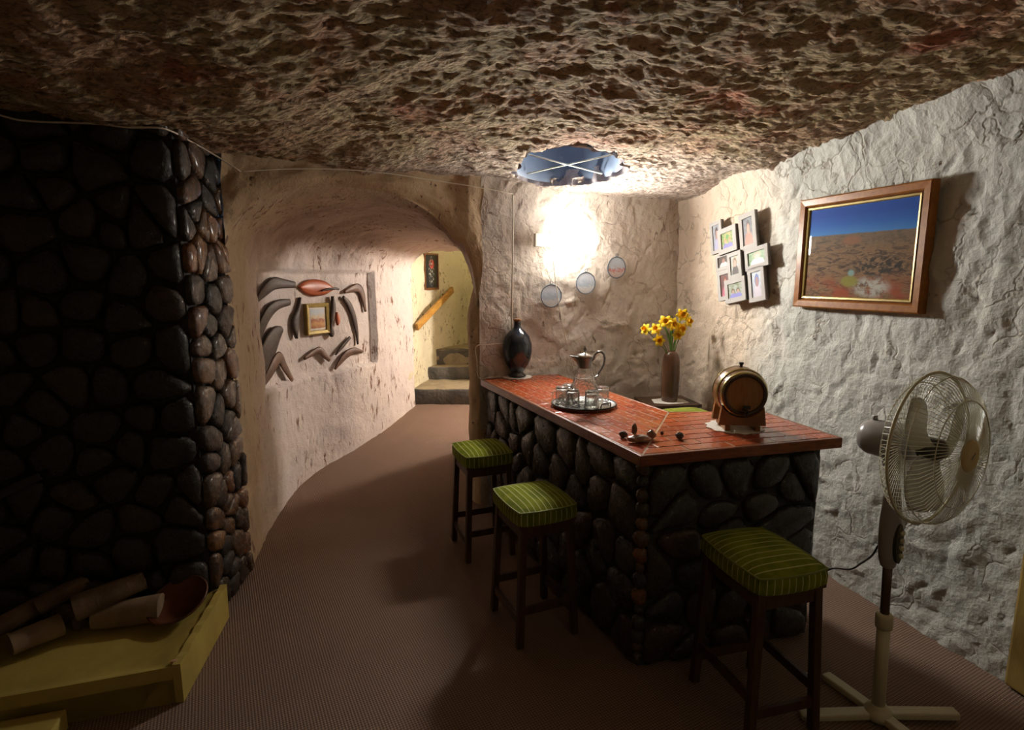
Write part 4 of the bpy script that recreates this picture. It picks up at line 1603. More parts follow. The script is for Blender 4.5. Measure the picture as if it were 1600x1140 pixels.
cr = thing('keg_cradle', 'orange-brown wooden cradle carrying the keg', 'cradle', (kc[0], kc[1], Z1 + 0.003), KR)
for y in (-0.055, 0.055):
    rr_ = 0.1025
    arc = [(rr_ * math.sin(a), KZ - rr_ * math.cos(a)) for a in np.linspace(R(-58), R(58), 17)]
    pl = [(-0.098, 0.022), (0.098, 0.022)] + list(reversed([(x, z) for x, z in arc]))
    n = len(pl)
    V = [(x, y - 0.011, z) for x, z in pl] + [(x, y + 0.011, z) for x, z in pl]
    F = [tuple(range(n)), tuple(reversed(range(n, 2 * n)))] + [(i, n + i, n + (i + 1) % n, (i + 1) % n) for i in range(n)]
    mesh_obj('saddle', V, F, 'cradle_wood', cr)
for x in (-0.062, 0.062):
    MB().box((x, 0, 0.011), (0.022, 0.15, 0.022)).build('runner', 'cradle_wood', cr, bevel=0.002)


# ------------------------------------------------------------------ side table, vase, daffodils
tb = at_y(1043, 626, 3.78)
TZ = tb[2]
t = thing('side_table', 'small dark wooden table in the corner behind the bar', 'table', (tb[0], 3.79, 0), R(10))
MB().box((0, 0, TZ - 0.0125), (0.36, 0.30, 0.025)).build('table_top', 'dark_wood', t, bevel=0.004)
for i in (-1, 1):
    for j in (-1, 1):
        MB().box((i * 0.15, j * 0.12, (TZ - 0.025) / 2), (0.03, 0.03, TZ - 0.025)).build('leg', 'dark_wood', t)
    MB().box((0, i * 0.12, TZ - 0.055), (0.28, 0.016, 0.05)).build('apron', 'dark_wood', t)
vx, vy = at_y(1046, 620, 3.77)[0], 3.77
V = [(0.11, 0.06, 0), (0.02, 0.10, 0), (-0.11, 0.05, 0), (-0.12, -0.07, 0), (-0.03, -0.10, 0), (0.05, -0.085, 0), (0.12, -0.05, 0)]
o = MB().prism([(v[0], v[1]) for v in V], 0, 0.002).build('cloth_mat', 'doily', None, loc=(vx, vy, TZ + 0.0005))
tag(o, 'white cloth mat under the tall brown vase', 'cloth')
vt = thing('tall_vase', 'tall dark brown glazed vase with rounded shoulders holding daffodils', 'vase', (vx, vy, TZ + 0.003))
MB().lathe([(0, 0), (0.050, 0), (0.054, 0.005), (0.058, 0.06), (0.061, 0.16), (0.061, 0.24), (0.056, 0.29), (0.044, 0.323), (0.028, 0.340), (0.022, 0.345), (0.018, 0.342), (0.024, 0.32), (0.03, 0.2), (0.0, 0.19)], 40).build('body', 'vase_brown', vt, True)
MB().tube([(0.022 * math.cos(a), 0.022 * math.sin(a), 0.345) for a in np.linspace(0, 2 * math.pi, 25)[:-1]], 0.004, 6, closed=True).build('lip', 'vase_brown', vt, True)


def petal_mesh():
    V, F = [], []
    m = 6
    for i in range(m + 1):
        s = i / m
        w = 0.011 * math.sin(math.pi * min(1, 0.12 + s * 0.88)) ** 0.8
        for j in (-1, 0, 1):
            V.append((0.004 + 0.030 * s, j * w, 0.004 * math.sin(s * 3) - 0.003 * abs(j)))
    for i in range(m):
        for j in range(2):
            F.append((i * 3 + j, (i + 1) * 3 + j, (i + 1) * 3 + j + 1, i * 3 + j + 1))
    return V, F


PET = None
COR = None
mouth = np.array([vx, vy, TZ + 0.35])


def daffodil(label, px, py, Y, face, seed, scale=1.0):
    global PET, COR
    r = random.Random(seed)
    c = at_y(px, py, Y)
    t = thing('daffodil', label, 'flower', c, 0, 'daffodils in the brown vase')
    d = Vector(face).normalized()
    q = d.to_track_quat('Z', 'Y').to_matrix().to_4x4()
    if PET is None:
        V, F = petal_mesh()
        PET = bpy.data.meshes.new('petal')
        PET.from_pydata(V, [], F)
        PET.materials.append(MATS['petal'])
        PET.polygons.foreach_set('use_smooth', [True] * len(PET.polygons))
        mb = MB()
        mb.lathe([(0.004, 0), (0.008, 0.004), (0.010, 0.014), (0.0135, 0.021), (0.0125, 0.021), (0.009, 0.014), (0.007, 0.005), (0.0, 0.003)], 18, None, lambda a, z: 1 + (0.1 * math.cos(9 * a) if z > 0.018 else 0))
        COR = bpy.data.meshes.new('corona')
        COR.from_pydata([tuple(v) for v in mb.V], [], mb.F)
        COR.materials.append(MATS['corona'])
    for k in range(6):
        o = bpy.data.objects.new('petal', PET)
        link(o, t)
        o.matrix_local = q @ Matrix.Rotation(2 * math.pi * k / 6 + r.uniform(-0.1, 0.1), 4, 'Z') @ Matrix.Rotation(R(-12 + r.uniform(-12, 12)), 4, 'Y') @ Matrix.Scale(1.3 * scale * r.uniform(0.92, 1.08), 4)
    o = bpy.data.objects.new('corona', COR)
    link(o, t)
    o.matrix_local = q @ Matrix.Scale(1.3 * scale, 4)
    back = -d * 0.018
    m = Vector(tuple(mouth + np.array([r.uniform(-0.012, 0.012), r.uniform(-0.012, 0.012), -0.10]) - c))
    pts = [Vector((0, 0, 0)), back, back + Vector((-d.x * 0.015, -d.y * 0.015, -0.02)), (back * 0.35 + m * 0.65) + Vector((0, 0, 0.03)), m]
    MB().tube(pts, 0.0028, 6).build('stem', 'leaf', t, True)


daffodil('daffodil bloom at the far left of the bouquet, facing left', 1009, 514, 3.74, (-0.8, -0.7, 0.25), 1)
daffodil('daffodil bloom second from the left, half open', 1025, 514, 3.70, (-0.4, -1, 0.35), 2)
daffodil('lowest daffodil bloom, drooping below the left ones', 1030, 531, 3.68, (-0.15, -1, -0.1), 3)
daffodil('large daffodil bloom at the left of the tall middle cluster', 1040, 503, 3.70, (-0.2, -1, 0.3), 4, 1.15)
daffodil('daffodil bloom at the right of the tall middle cluster', 1051, 507, 3.75, (0.2, -1, 0.2), 5, 1.1)
daffodil('topmost daffodil bloom facing the viewer', 1066, 492, 3.70, (0.0, -1, 0.2), 6, 1.1)
daffodil('daffodil bloom at the far right of the bouquet', 1075, 502, 3.78, (0.6, -0.9, 0.2), 7)
daffodil('daffodil bloom below the topmost one', 1064, 513, 3.73, (0.15, -1, 0.0), 8, 1.1)
daffodil('lower right daffodil bloom hanging over the vase', 1059, 522, 3.71, (-0.1, -1, -0.25), 9)
for k, (px, py, lab) in enumerate(((1081, 500, 'green daffodil leaf leaning right behind the yellow blooms'), (1050, 492, 'upright green leaf between the two daffodil clusters'), (1033, 510, 'green leaf leaning left under the daffodils'))):
    c = at_y(px, py, 3.82 if k == 0 else 3.78)
    d = c - mouth
    t = thing('daffodil_leaf', lab, 'leaf', mouth, 0, 'green leaves in the brown vase')
    V, F = [], []
    for i in range(9):
        s = i / 8
        p = d * s + np.array([0, 0, 0.05 * math.sin(s * math.pi)]) + (np.array([0, 0, -0.08]) if i == 0 else 0)
        w = 0.007 * math.sin(math.pi * (0.15 + 0.85 * s)) + 0.001
        V += [p + np.array([-w, 0, 0]), p + np.array([0, 0.002, -0.002]), p + np.array([w, 0, 0]), p + np.array([0, 0.0035, -0.002])]
    for i in range(8):
        for j in range(4):
            F.append((i * 4 + j, i * 4 + (j + 1) % 4, (i + 1) * 4 + (j + 1) % 4, (i + 1) * 4 + j))
    mesh_obj('blade', V, F, 'leaf', t, True)

# ------------------------------------------------------------------ back wall: lamp, plates, cables
nb2 = unit(np.array([*(C_BACK - J_BACK), 0.0]))
BN = np.array([nb2[1], -nb2[0], 0.0])              # out of the wall
BP = np.array([*J_BACK, 0]) + BN * 0.03
BRZ = math.atan2(nb2[1], nb2[0])


def on_back(px, py, off=0.0):
    return at_plane(px, py, BP + BN * off, BN)


def wall_frame(n):
    """rotation whose local x runs along the wall to the right, y points up, z out of the wall"""
    n = Vector(tuple(map(float, n)))
    x = Vector((0, 0, 1)).cross(n).normalized()
    return Matrix((x, Vector((0, 0, 1)), n)).transposed().to_4x4()


lc = on_back(892, 377, 0.05)
t = thing('wall_light', 'glowing white box light with a cream base plate on the back wall', 'lamp', lc)
t.rotation_euler = wall_frame(BN).to_euler()
l0, l1 = on_back(862, 377, 0.05), on_back(922, 377, 0.05)
lw = np.linalg.norm(l1 - l0)
MB().box((0, 0, 0.034), (lw, 0.145, 0.09)).build('diffuser', 'lamp_side', t, bevel=0.006)
MB().box((0, 0, 0.080), (lw - 0.016, 0.129, 0.004)).build('front_pane', 'lamp_box', t, bevel=0.001)
MB().box((-lw / 2 - 0.055, 0.004, -0.014), (0.12, 0.085, 0.032)).build('base_plate', 'white_plastic', t, bevel=0.004)
MB().box((0, 0, -0.026), (lw * 0.9, 0.11, 0.024)).build('housing', 'white_plastic', t)

for lab, px, py, r, pm in (('lowest left round dark-rimmed plate under the lamp', 861, 462, 0.076, 'plate_print'), ('middle round dark-rimmed plate, palest of the three', 915, 442, 0.074, 'plate_print'),
                           ('upper right round dark-rimmed plate with a reddish motif', 963, 418, 0.073, 'plate_print_red')):
    c = on_back(px, py, 0.016)
    t = thing('hanging_plate', lab, 'plate', c, 0, 'round plates hung on the back wall')
    t.rotation_euler = wall_frame(BN).to_euler()
    MB().lathe([(r * 0.8, -0.006), (r * 0.99, -0.002), (r * 1.02, 0.004), (r * 0.99, 0.008), (r * 0.92, 0.003)], 44, caps=False).build('rim', 'plate_rim', t, True)
    n = 44
    V = [(0, 0, 0.0030)] + [(r * 0.935 * math.cos(2 * math.pi * k / n), r * 0.935 * math.sin(2 * math.pi * k / n), 0.0035) for k in range(n)]
    uv = [(0.5 + v[0] / r / 2, 0.5 + v[1] / r / 2) for v in V]
    mesh_obj('plate_face', V, [(0, 1 + k, 1 + (k + 1) % n) for k in range(n)], pm, t, True, uv=uv)
    MB().tube([(0.010 * math.cos(a), r + 0.011 + 0.010 * math.sin(a), 0.004) for a in np.linspace(0, 2 * math.pi, 17)[:-1]], 0.002, 6, closed=True).build('hanging_ring', 'plate_rim', t, True)


def cable(name, label, pts, r, mat, cat='cable'):
    pts = np.array(pts)
    o = thing(name, label, cat, pts[0])
    m = spline(pts, np.linspace(0, 1, max(2, (len(pts) - 1) * 6)))
    MB().tube([p - pts[0] for p in m], r, 6).build('cord', mat, o, True)
    return o


pc = [on_back(863, 394, 0.05), on_back(867, 430, 0.035), on_back(874, 480, 0.03), on_back(884, 530, 0.04), on_back(893, 565, 0.06), on_back(899, 592, 0.06)]
cable('lamp_cord', 'slack pale cord hanging from the glowing wall light', pc, 0.0026, 'cable_white', 'cord')
cable('wall_conduit', 'thin cream conduit running down the back wall behind the blue vase', [on_back(801, 302, 0.03), on_back(802, 330, 0.03), on_back(801, 400, 0.03), on_back(800, 470, 0.03), on_back(799, 540, 0.03)], 0.0045, 'cable_white')
cable('socket_lead', 'thin pale lead bent into a square beside the arch jamb', [on_back(788, 536, 0.02), on_back(766, 538, 0.02), on_back(744, 541, 0.025), on_back(745, 562, 0.025), on_back(748, 590, 0.025), on_back(766, 589, 0.03), on_back(783, 588, 0.03)], 0.003, 'cable_white')
AN = unit(np.array([0.63, -0.77, 0]))
AP = np.array([*ARCH_R, 0]) + AN * 0.16


def on_arch(px, py, off=0.0):
    return at_plane(px, py, AP + AN * off, AN)


cable('arch_cable', 'thin cable clipped along the top of the arch wall', [on_arch(372, 268), on_arch(440, 264), on_arch(520, 264), on_arch(600, 270), on_arch(680, 282), on_back(745, 292, 0.1), on_back(801, 303, 0.07)], 0.003, 'cable_white')
FP = FC + FN * 0.05
cable('fireplace_cable', 'pale cable along the ceiling edge above the black fireplace', [at_plane(-60, 165, FP, FN), at_plane(0, 180, FP, FN), at_plane(42, 189, FP, FN), at_plane(145, 193, FP, FN), at_plane(200, 199, FP, FN), at_plane(256, 201, FP, FN), at_y(300, 222, 2.5), at_y(340, 245, 2.62), on_arch(376, 268)], 0.0035, 'cable_white')

# ------------------------------------------------------------------ right wall: photo frames, landscape, post
WN = np.array([-0.955, -0.295, 0.0])
WN /= np.linalg.norm(WN)
WP = np.array([*C_BACK, 0.0])


def on_right(px, py, off=0.0):
    return at_plane(px, py, WP + WN * off, WN)


WROT = wall_frame(WN)


def to_wall(px, py, off, org):
    p = on_right(px, py, off) - org
    v = WROT.to_3x3().inverted() @ Vector(tuple(p))
    return np.array([v.x, v.y])


def mitred(parent, name, x0, x1, y0, y1, prof, mat):
    """four mitred mouldings around a rectangle; prof: (inset, height) points"""
    for k in range(4):
        V, F = [], []
        for (i, z) in prof:
            a = [(x0 + i, y0 + i), (x1 - i, y0 + i), (x1 - i, y1 - i), (x0 + i, y1 - i)]
            V += [(*a[k], z), (*a[(k + 1) % 4], z)]
        m = len(prof)
        for j in range(m - 1):
            F.append((2 * j, 2 * j + 1, 2 * j + 3, 2 * j + 2))
        F.append((2 * m - 2, 2 * m - 1, 1, 0))
        mesh_obj(name, V, F, mat, parent)


def rect_print(parent, name, x0, x1, y0, y1, z, mat):
    return mesh_obj(name, [(x0, y0, z), (x1, y0, z), (x1, y1, z), (x0, y1, z)], [(0, 1, 2, 3)], mat, parent, uv=[(0, 0), (1, 0), (1, 1), (0, 1)])


def build_landscape():
    off = 0.055
    q = [(1247, 316), (1243, 478), (1452, 277), (1443, 492)]
    org = sum(on_right(*p, off) for p in q) / 4
    t = thing('landscape_picture', 'wide desert landscape under blue sky in a varnished brown frame', 'picture', org)
    t.rotation_euler = WROT.to_euler()
    # local x runs towards the viewer along the wall
    w = [to_wall(*p, off, org) for p in q]
    x0, x1 = (w[0][0] + w[1][0]) / 2, (w[2][0] + w[3][0]) / 2
    y0, y1 = (w[1][1] + w[3][1]) / 2, (w[0][1] + w[2][1]) / 2
    x0, x1 = min(x0, x1), max(x0, x1)
    mitred(t, 'frame_side', x0, x1, y0, y1, [(0, -0.04), (0, 0.0), (0.006, 0.004), (0.034, 0.002), (0.04, -0.006)], 'frame_wood')
    mitred(t, 'frame_groove', x0 + 0.038, x1 - 0.038, y0 + 0.038, y1 - 0.038, [(0, -0.012), (0.0, -0.005), (0.008, -0.012)], 'frame_wood_dark')
    mitred(t, 'frame_slip', x0 + 0.046, x1 - 0.046, y0 + 0.046, y1 - 0.046, [(0, -0.014), (0.002, -0.006), (0.010, -0.008), (0.014, -0.016)], 'gold_frame')
    rect_print(t, 'print', x0 + 0.055, x1 - 0.055, y0 + 0.055, y1 - 0.055, -0.0155, 'landscape_print')
    MB().box(((x0 + x1) / 2, (y0 + y1) / 2, -0.03), (x1 - x0 - 0.04, y1 - y0 - 0.04, 0.02)).build('backing', 'frame_wood_dark', t)


build_landscape()


def build_collage():
    off = 0.07
    org = on_right(1155, 405, off)
    t = thing('photo_collage', 'cluster frame of nine small portrait photographs on the right wall', 'photo frame', org)
    t.rotation_euler = WROT.to_euler()
    Z = lambda x, y: (1080 + x / 6.706, 320 + y / 6.706)
    # corners read in a crop of the photograph: (left x, top y, right x, bottom y) of the outer frames, layer
    fr = [((165, 200, 310, 165), (245, 510, 340, 490), 0.0, ((0.5, 0.55, 0.6), (0.35, 0.35, 0.4), (0.5, 0.5, 0.75), (0.5, 0.3, 0.25), (0.06, 0.04, 0.04)), False),
          ((470, 115, 650, 72), (545, 475, 715, 440), 0.0, ((0.08, 0.07, 0.08), (0.2, 0.22, 0.25), (0.45, 0.16, 0.08), (0.6, 0.3, 0.2), (0.05, 0.03, 0.03)), False),
          ((285, 262, 475, 218), (325, 510, 520, 480), 0.016, ((0.05, 0.3, 0.03), (0.6, 0.5, 0.2), (0.25, 0.22, 0.6), (0.65, 0.4, 0.3), (0.5, 0.3, 0.05)), True),
          ((250, 520, 400, 500), (270, 690, 420, 670), 0.0, ((0.07, 0.04, 0.03), (0.1, 0.07, 0.05), (0.75, 0.75, 0.75), (0.5, 0.28, 0.2), (0.12, 0.06, 0.04)), False),
          ((385, 505, 530, 490), (430, 775, 570, 755), 0.016, ((0.4, 0.5, 0.6), (0.6, 0.5, 0.3), (0.06, 0.04, 0.035), (0.6, 0.38, 0.28), (0.2, 0.1, 0.05)), False),
          ((560, 480, 790, 400), (570, 655, 825, 668), 0.0, ((0.06, 0.2, 0.04), (0.25, 0.4, 0.15), (0.7, 0.75, 0.75), (0.7, 0.5, 0.4), (0.5, 0.35, 0.2)), False),
          ((250, 700, 410, 672), (310, 1000, 450, 985), 0.0, ((0.25, 0.08, 0.06), (0.15, 0.1, 0.1), (0.7, 0.2, 0.3), (0.65, 0.4, 0.3), (0.3, 0.08, 0.04)), False),
          ((355, 778, 575, 765), (400, 1010, 612, 1018), 0.016, ((0.5, 0.55, 0.5), (0.25, 0.3, 0.15), (0.3, 0.3, 0.75), (0.6, 0.4, 0.3), (0.15, 0.1, 0.05)), True),
          ((560, 670, 745, 645), (640, 1000, 800, 1010), 0.0, ((0.6, 0.7, 0.8), (0.5, 0.55, 0.6), (0.7, 0.65, 0.75), (0.4, 0.2, 0.2), (0.1, 0.15, 0.45)), False)]
    k = 0
    sx, sy = np.zeros(2), np.zeros(2)
    for (xl, yt, xr, yr), (bl, yb, br, yb2), layer, pal, two in fr:
        c = [to_wall(*Z(xl, yt), off, org), to_wall(*Z(xr, yr), off, org), to_wall(*Z(bl, yb), off, org), to_wall(*Z(br, yb2), off, org)]
        sx += (c[1] - c[0]) + (c[3] - c[2])
        sy += (c[0] - c[2]) + (c[1] - c[3])
    roll = 0.5 * (math.atan2(sx[1], sx[0]) + math.atan2(-sy[0], sy[1]))
    rc, rs = math.cos(-roll), math.sin(-roll)
    t.rotation_euler = (WROT @ Matrix.Rotation(roll, 4, 'Z')).to_euler()
    # the cluster hangs squarely on the wall; sizes follow from the mean of each frame's corners
    for (xl, yt, xr, yr), (bl, yb, br, yb2), layer, pal, two in fr:
        o2 = off
        c = [to_wall(*Z(xl, yt), o2, org), to_wall(*Z(xr, yr), o2, org), to_wall(*Z(bl, yb), o2, org), to_wall(*Z(br, yb2), o2, org)]
        c = np.array([(p[0] * rc - p[1] * rs, p[0] * rs + p[1] * rc) for p in c])
        x0, x1 = sorted(((c[0, 0] + c[2, 0]) / 2, (c[1, 0] + c[3, 0]) / 2))
        y1, y0 = (c[0, 1] + c[1, 1]) / 2, (c[2, 1] + c[3, 1]) / 2
        w, h = x1 - x0, y1 - y0
        f = MB().box(((x0 + x1) / 2, (y0 + y1) / 2, layer - 0.011), (w, h, 0.016)).build('small_frame', 'photo_frame_edge', t, bevel=0.001)
        b = min(w, h) * 0.2
        mitred(f, 'border', x0, x1, y0, y1, [(0, layer - 0.004), (0.0, layer + 0.004), (b, layer + 0.004), (b, layer - 0.002)], 'photo_frame')
        name = 'portrait_print_%s' % 'abcdefghi'[k]
        photo_mat(name, *pal, two=two)
        rect_print(f, 'photo', x0 + b * 0.95, x1 - b * 0.95, y0 + b * 0.95, y1 - b * 0.95, layer - 0.0025, name)
        k += 1
    MB().box((0, 0, -0.03), (0.10, 0.34, 0.02)).build('backing_bar', 'photo_frame_edge', t)
    MB().box((0.0, 0.0, -0.03), (0.22, 0.08, 0.018)).build('backing_bar', 'photo_frame_edge', t)


build_collage()

pp = at_z(1566, 1070, 0)
pd = unit(np.array([*wd, 0]))
pc0 = np.array([pp[0], pp[1], 0])
MB().prism([pc0[:2], (pc0 + pd * 0.30 + WN * 0.03)[:2], (pc0 + pd * 0.32 - WN * 0.25)[:2], (pc0 - WN * 0.25 + pd * 0.03)[:2]], 0.008, 2.45).build('trim_2', 'ochre_post', None, bevel=0.012)
tag(bpy.data.objects['trim_2'], 'ochre-painted post standing against the right wall at the edge', 'post', None, 'structure')


# ------------------------------------------------------------------ boomerangs in the niche
def Z5(x, y):
    return 390 + x / 5.182, 400 + y / 5.182


def blade(name, label, pts, widths, mat, cat, thick=0.008, off=0.0, seed=0, group=None):
    """flat carved piece with a lens section lying on the niche wall; pts are centreline readings in a crop"""
    P, Ns = [], []
    for x, y in pts:
        p, e, n = on_left(*Z5(x, y), -NICHE_D + 0.022 + off)
        P.append(p)
        Ns.append(n)
    P = np.array(P)
    nm = unit(np.mean(Ns, axis=0))
    u = np.linspace(0, 1, max(9, 5 * len(pts)))
    C = spline(P, u)
    Wd = np.maximum(0.002, spline(np.array(widths, float), u)[:, 0])
    base = C.mean(0)
    T = np.gradient(C, axis=0)
    V, F = [], []
    k = 8
    for i in range(len(u)):
        tt = unit(T[i])
        s = unit(np.cross(nm, tt))
        for j in range(k):
            a = 2 * math.pi * j / k
            V.append(C[i] - base + s * Wd[i] * math.cos(a) + nm * thick * math.sin(a))
    for i in range(len(u) - 1):
        for j in range(k):
            l = (j + 1) % k
            F.append((i * k + j, i * k + l, (i + 1) * k + l, (i + 1) * k + j))
    F += [tuple(reversed(range(k))), tuple(range((len(u) - 1) * k, len(u) * k))]
    o = mesh_obj(name, V, F, mat, None, True, base)
    return tag(o, label, cat, group)


BG = 'boomerangs hung in the niche'
D_, B_ = 'boomerang_dark', 'boomerang_brown'
blade('boomerang', 'dark boomerang at the top left of the niche, arms drooping', [(95, 365), (165, 280), (235, 222), (310, 222), (400, 232)], [0.016, 0.036, 0.042, 0.032, 0.022], D_, 'boomerang', group=BG)
blade('boomerang', 'large dark curved boomerang at the left of the niche', [(92, 770), (125, 620), (190, 470), (265, 395), (360, 372)], [0.018, 0.045, 0.045, 0.034, 0.022], D_, 'boomerang', group=BG)
blade('boomerang', 'brown hooked boomerang at the top right of the niche', [(792, 292), (850, 268), (905, 258), (940, 310), (965, 450)], [0.012, 0.026, 0.036, 0.034, 0.012], B_, 'boomerang', group=BG)
blade('boomerang', 'long slim curved boomerang down the right of the niche', [(782, 330), (830, 390), (870, 490), (892, 600), (903, 715)], [0.014, 0.028, 0.028, 0.022, 0.008], D_, 'boomerang', group=BG)
blade('boomerang', 'small brown open boomerang at the bottom middle of the niche', [(472, 832), (535, 790), (592, 765), (630, 800), (672, 845)], [0.012, 0.022, 0.028, 0.026, 0.016], B_, 'boomerang', group=BG)
blade('boomerang', 'grey-brown boomerang at the bottom right of the niche', [(716, 918), (760, 855), (815, 795), (875, 768), (938, 775)], [0.008, 0.024, 0.03, 0.028, 0.014], B_, 'boomerang', group=BG)
blade('boomerang', 'sharp V-shaped boomerang at the bottom left of the niche', [(118, 1065), (190, 945), (262, 825), (312, 905), (368, 1005)], [0.02, 0.04, 0.045, 0.036, 0.02], B_, 'boomerang', off=0.012, group=BG)
blade('carved_shield', 'broad dark wooden shield slanting at the lower left of the niche', [(102, 995), (140, 890), (195, 760), (250, 650), (295, 592)], [0.012, 0.085, 0.10, 0.075, 0.025], D_, 'shield', thick=0.012)
blade('carved_fish', 'orange carved oval fish-like dish at the top of the niche', [(430, 250), (470, 252), (545, 256), (630, 258), (685, 262), (705, 264)], [0.004, 0.042, 0.062, 0.052, 0.022, 0.01], 'boomerang_orange', 'carving', thick=0.016)
blade('carved_stick', 'small dark stick hung under the fish-like dish tail', [(588, 282), (640, 268), (700, 262), (728, 268)], [0.004, 0.009, 0.009, 0.008], D_, 'stick', thick=0.006, off=0.026)
blade('carved_spindle', 'dark spindle-shaped carving left of the small framed picture', [(438, 335), (425, 430), (405, 520), (405, 600), (412, 668)], [0.006, 0.02, 0.042, 0.034, 0.006], D_, 'carving', thick=0.014)
blade('carved_club', 'dark knobbed club right of the small framed picture', [(695, 325), (700, 420), (690, 510), (682, 570), (688, 625), (690, 655)], [0.010, 0.028, 0.024, 0.014, 0.03, 0.01], D_, 'club', thick=0.014)
blade('carved_figure', 'small orange carved figure beside the knobbed club', [(728, 455), (735, 490), (738, 530), (736, 562)], [0.008, 0.022, 0.022, 0.006], 'boomerang_orange', 'carving', thick=0.012)
blade('clap_stick', 'short pale-edged stick slanting at the lower right of the niche', [(722, 800), (770, 740), (840, 658)], [0.006, 0.016, 0.014], D_, 'stick', thick=0.008)


def left_frame(px, py, off):
    p, e, n = on_left(px, py, off)
    return p, wall_frame(n)


def build_niche_picture():
    p, Mx = left_frame(499, 498, -NICHE_D + 0.045)
    t = thing('niche_picture', 'small gold-framed outback painting in the middle of the niche', 'picture', p)
    t.rotation_euler = Mx.to_euler()
    w, h = 0.22, 0.228
    mitred(t, 'frame_side', -w / 2, w / 2, -h / 2, h / 2, [(0, -0.03), (0, 0.0), (0.006, 0.003), (0.026, 0.0), (0.03, -0.008)], 'gold_frame')
    rect_print(t, 'mount', -w / 2 + 0.026, w / 2 - 0.026, -h / 2 + 0.026, h / 2 - 0.026, -0.008, 'doily')
    rect_print(t, 'print', -w / 2 + 0.042, w / 2 - 0.042, -h / 2 + 0.045, h / 2 - 0.04, -0.0065, 'outback_print')


build_niche_picture()


# ------------------------------------------------------------------ stairwell: picture and hand rail
def on_stair(px, py, off=0.0):
    d = ray(px, py)
    C = spline(SW, np.linspace(0, 1, 200))
    for a, b in zip(C[:-1], C[1:]):
        e = b - a
        det = d[0] * -e[1] + e[0] * d[1]
        t = (a[0] * -e[1] + e[0] * a[1]) / det
        s = (d[0] * a[1] - d[1] * a[0]) / det
        if -0.01 <= s <= 1.01 and t > 0:
            n = unit(np.array([e[1], -e[0], 0]))
            return E0 + d * t + n * off, n
    return None


p, n = on_stair(671, 424, 0.03)
t = thing('stair_picture', 'dark flower picture in a black frame above the stair rail', 'picture', p)
t.rotation_euler = wall_frame(n).to_euler()
w, h = 0.30, 0.38
mitred(t, 'frame_side', -w / 2, w / 2, -h / 2, h / 2, [(0, -0.03), (0, 0.0), (0.018, 0.004), (0.022, -0.006)], 'frame_wood_dark')
rect_print(t, 'print', -w / 2 + 0.02, w / 2 - 0.02, -h / 2 + 0.02, h / 2 - 0.02, -0.006, 'flower_print')
ra, na_ = on_stair(652, 502, 0.05)
rb_, nb3 = on_stair(701, 452, 0.05)
ra = ra + (ra - rb_) * 0.16
t = thing('hand_rail', 'yellow-brown wooden hand rail slanting up the stairwell wall', 'rail', ra)
MB().bar((0, 0, 0), rb_ - ra, 0.035, 0.07).build('rail', 'rail_wood', t, bevel=0.008)
for s in (0.3, 0.85):
    c = (rb_ - ra) * s
    MB().tube([c, c - na_ * 0.06], 0.008, 8).build('bracket', 'iron', t)


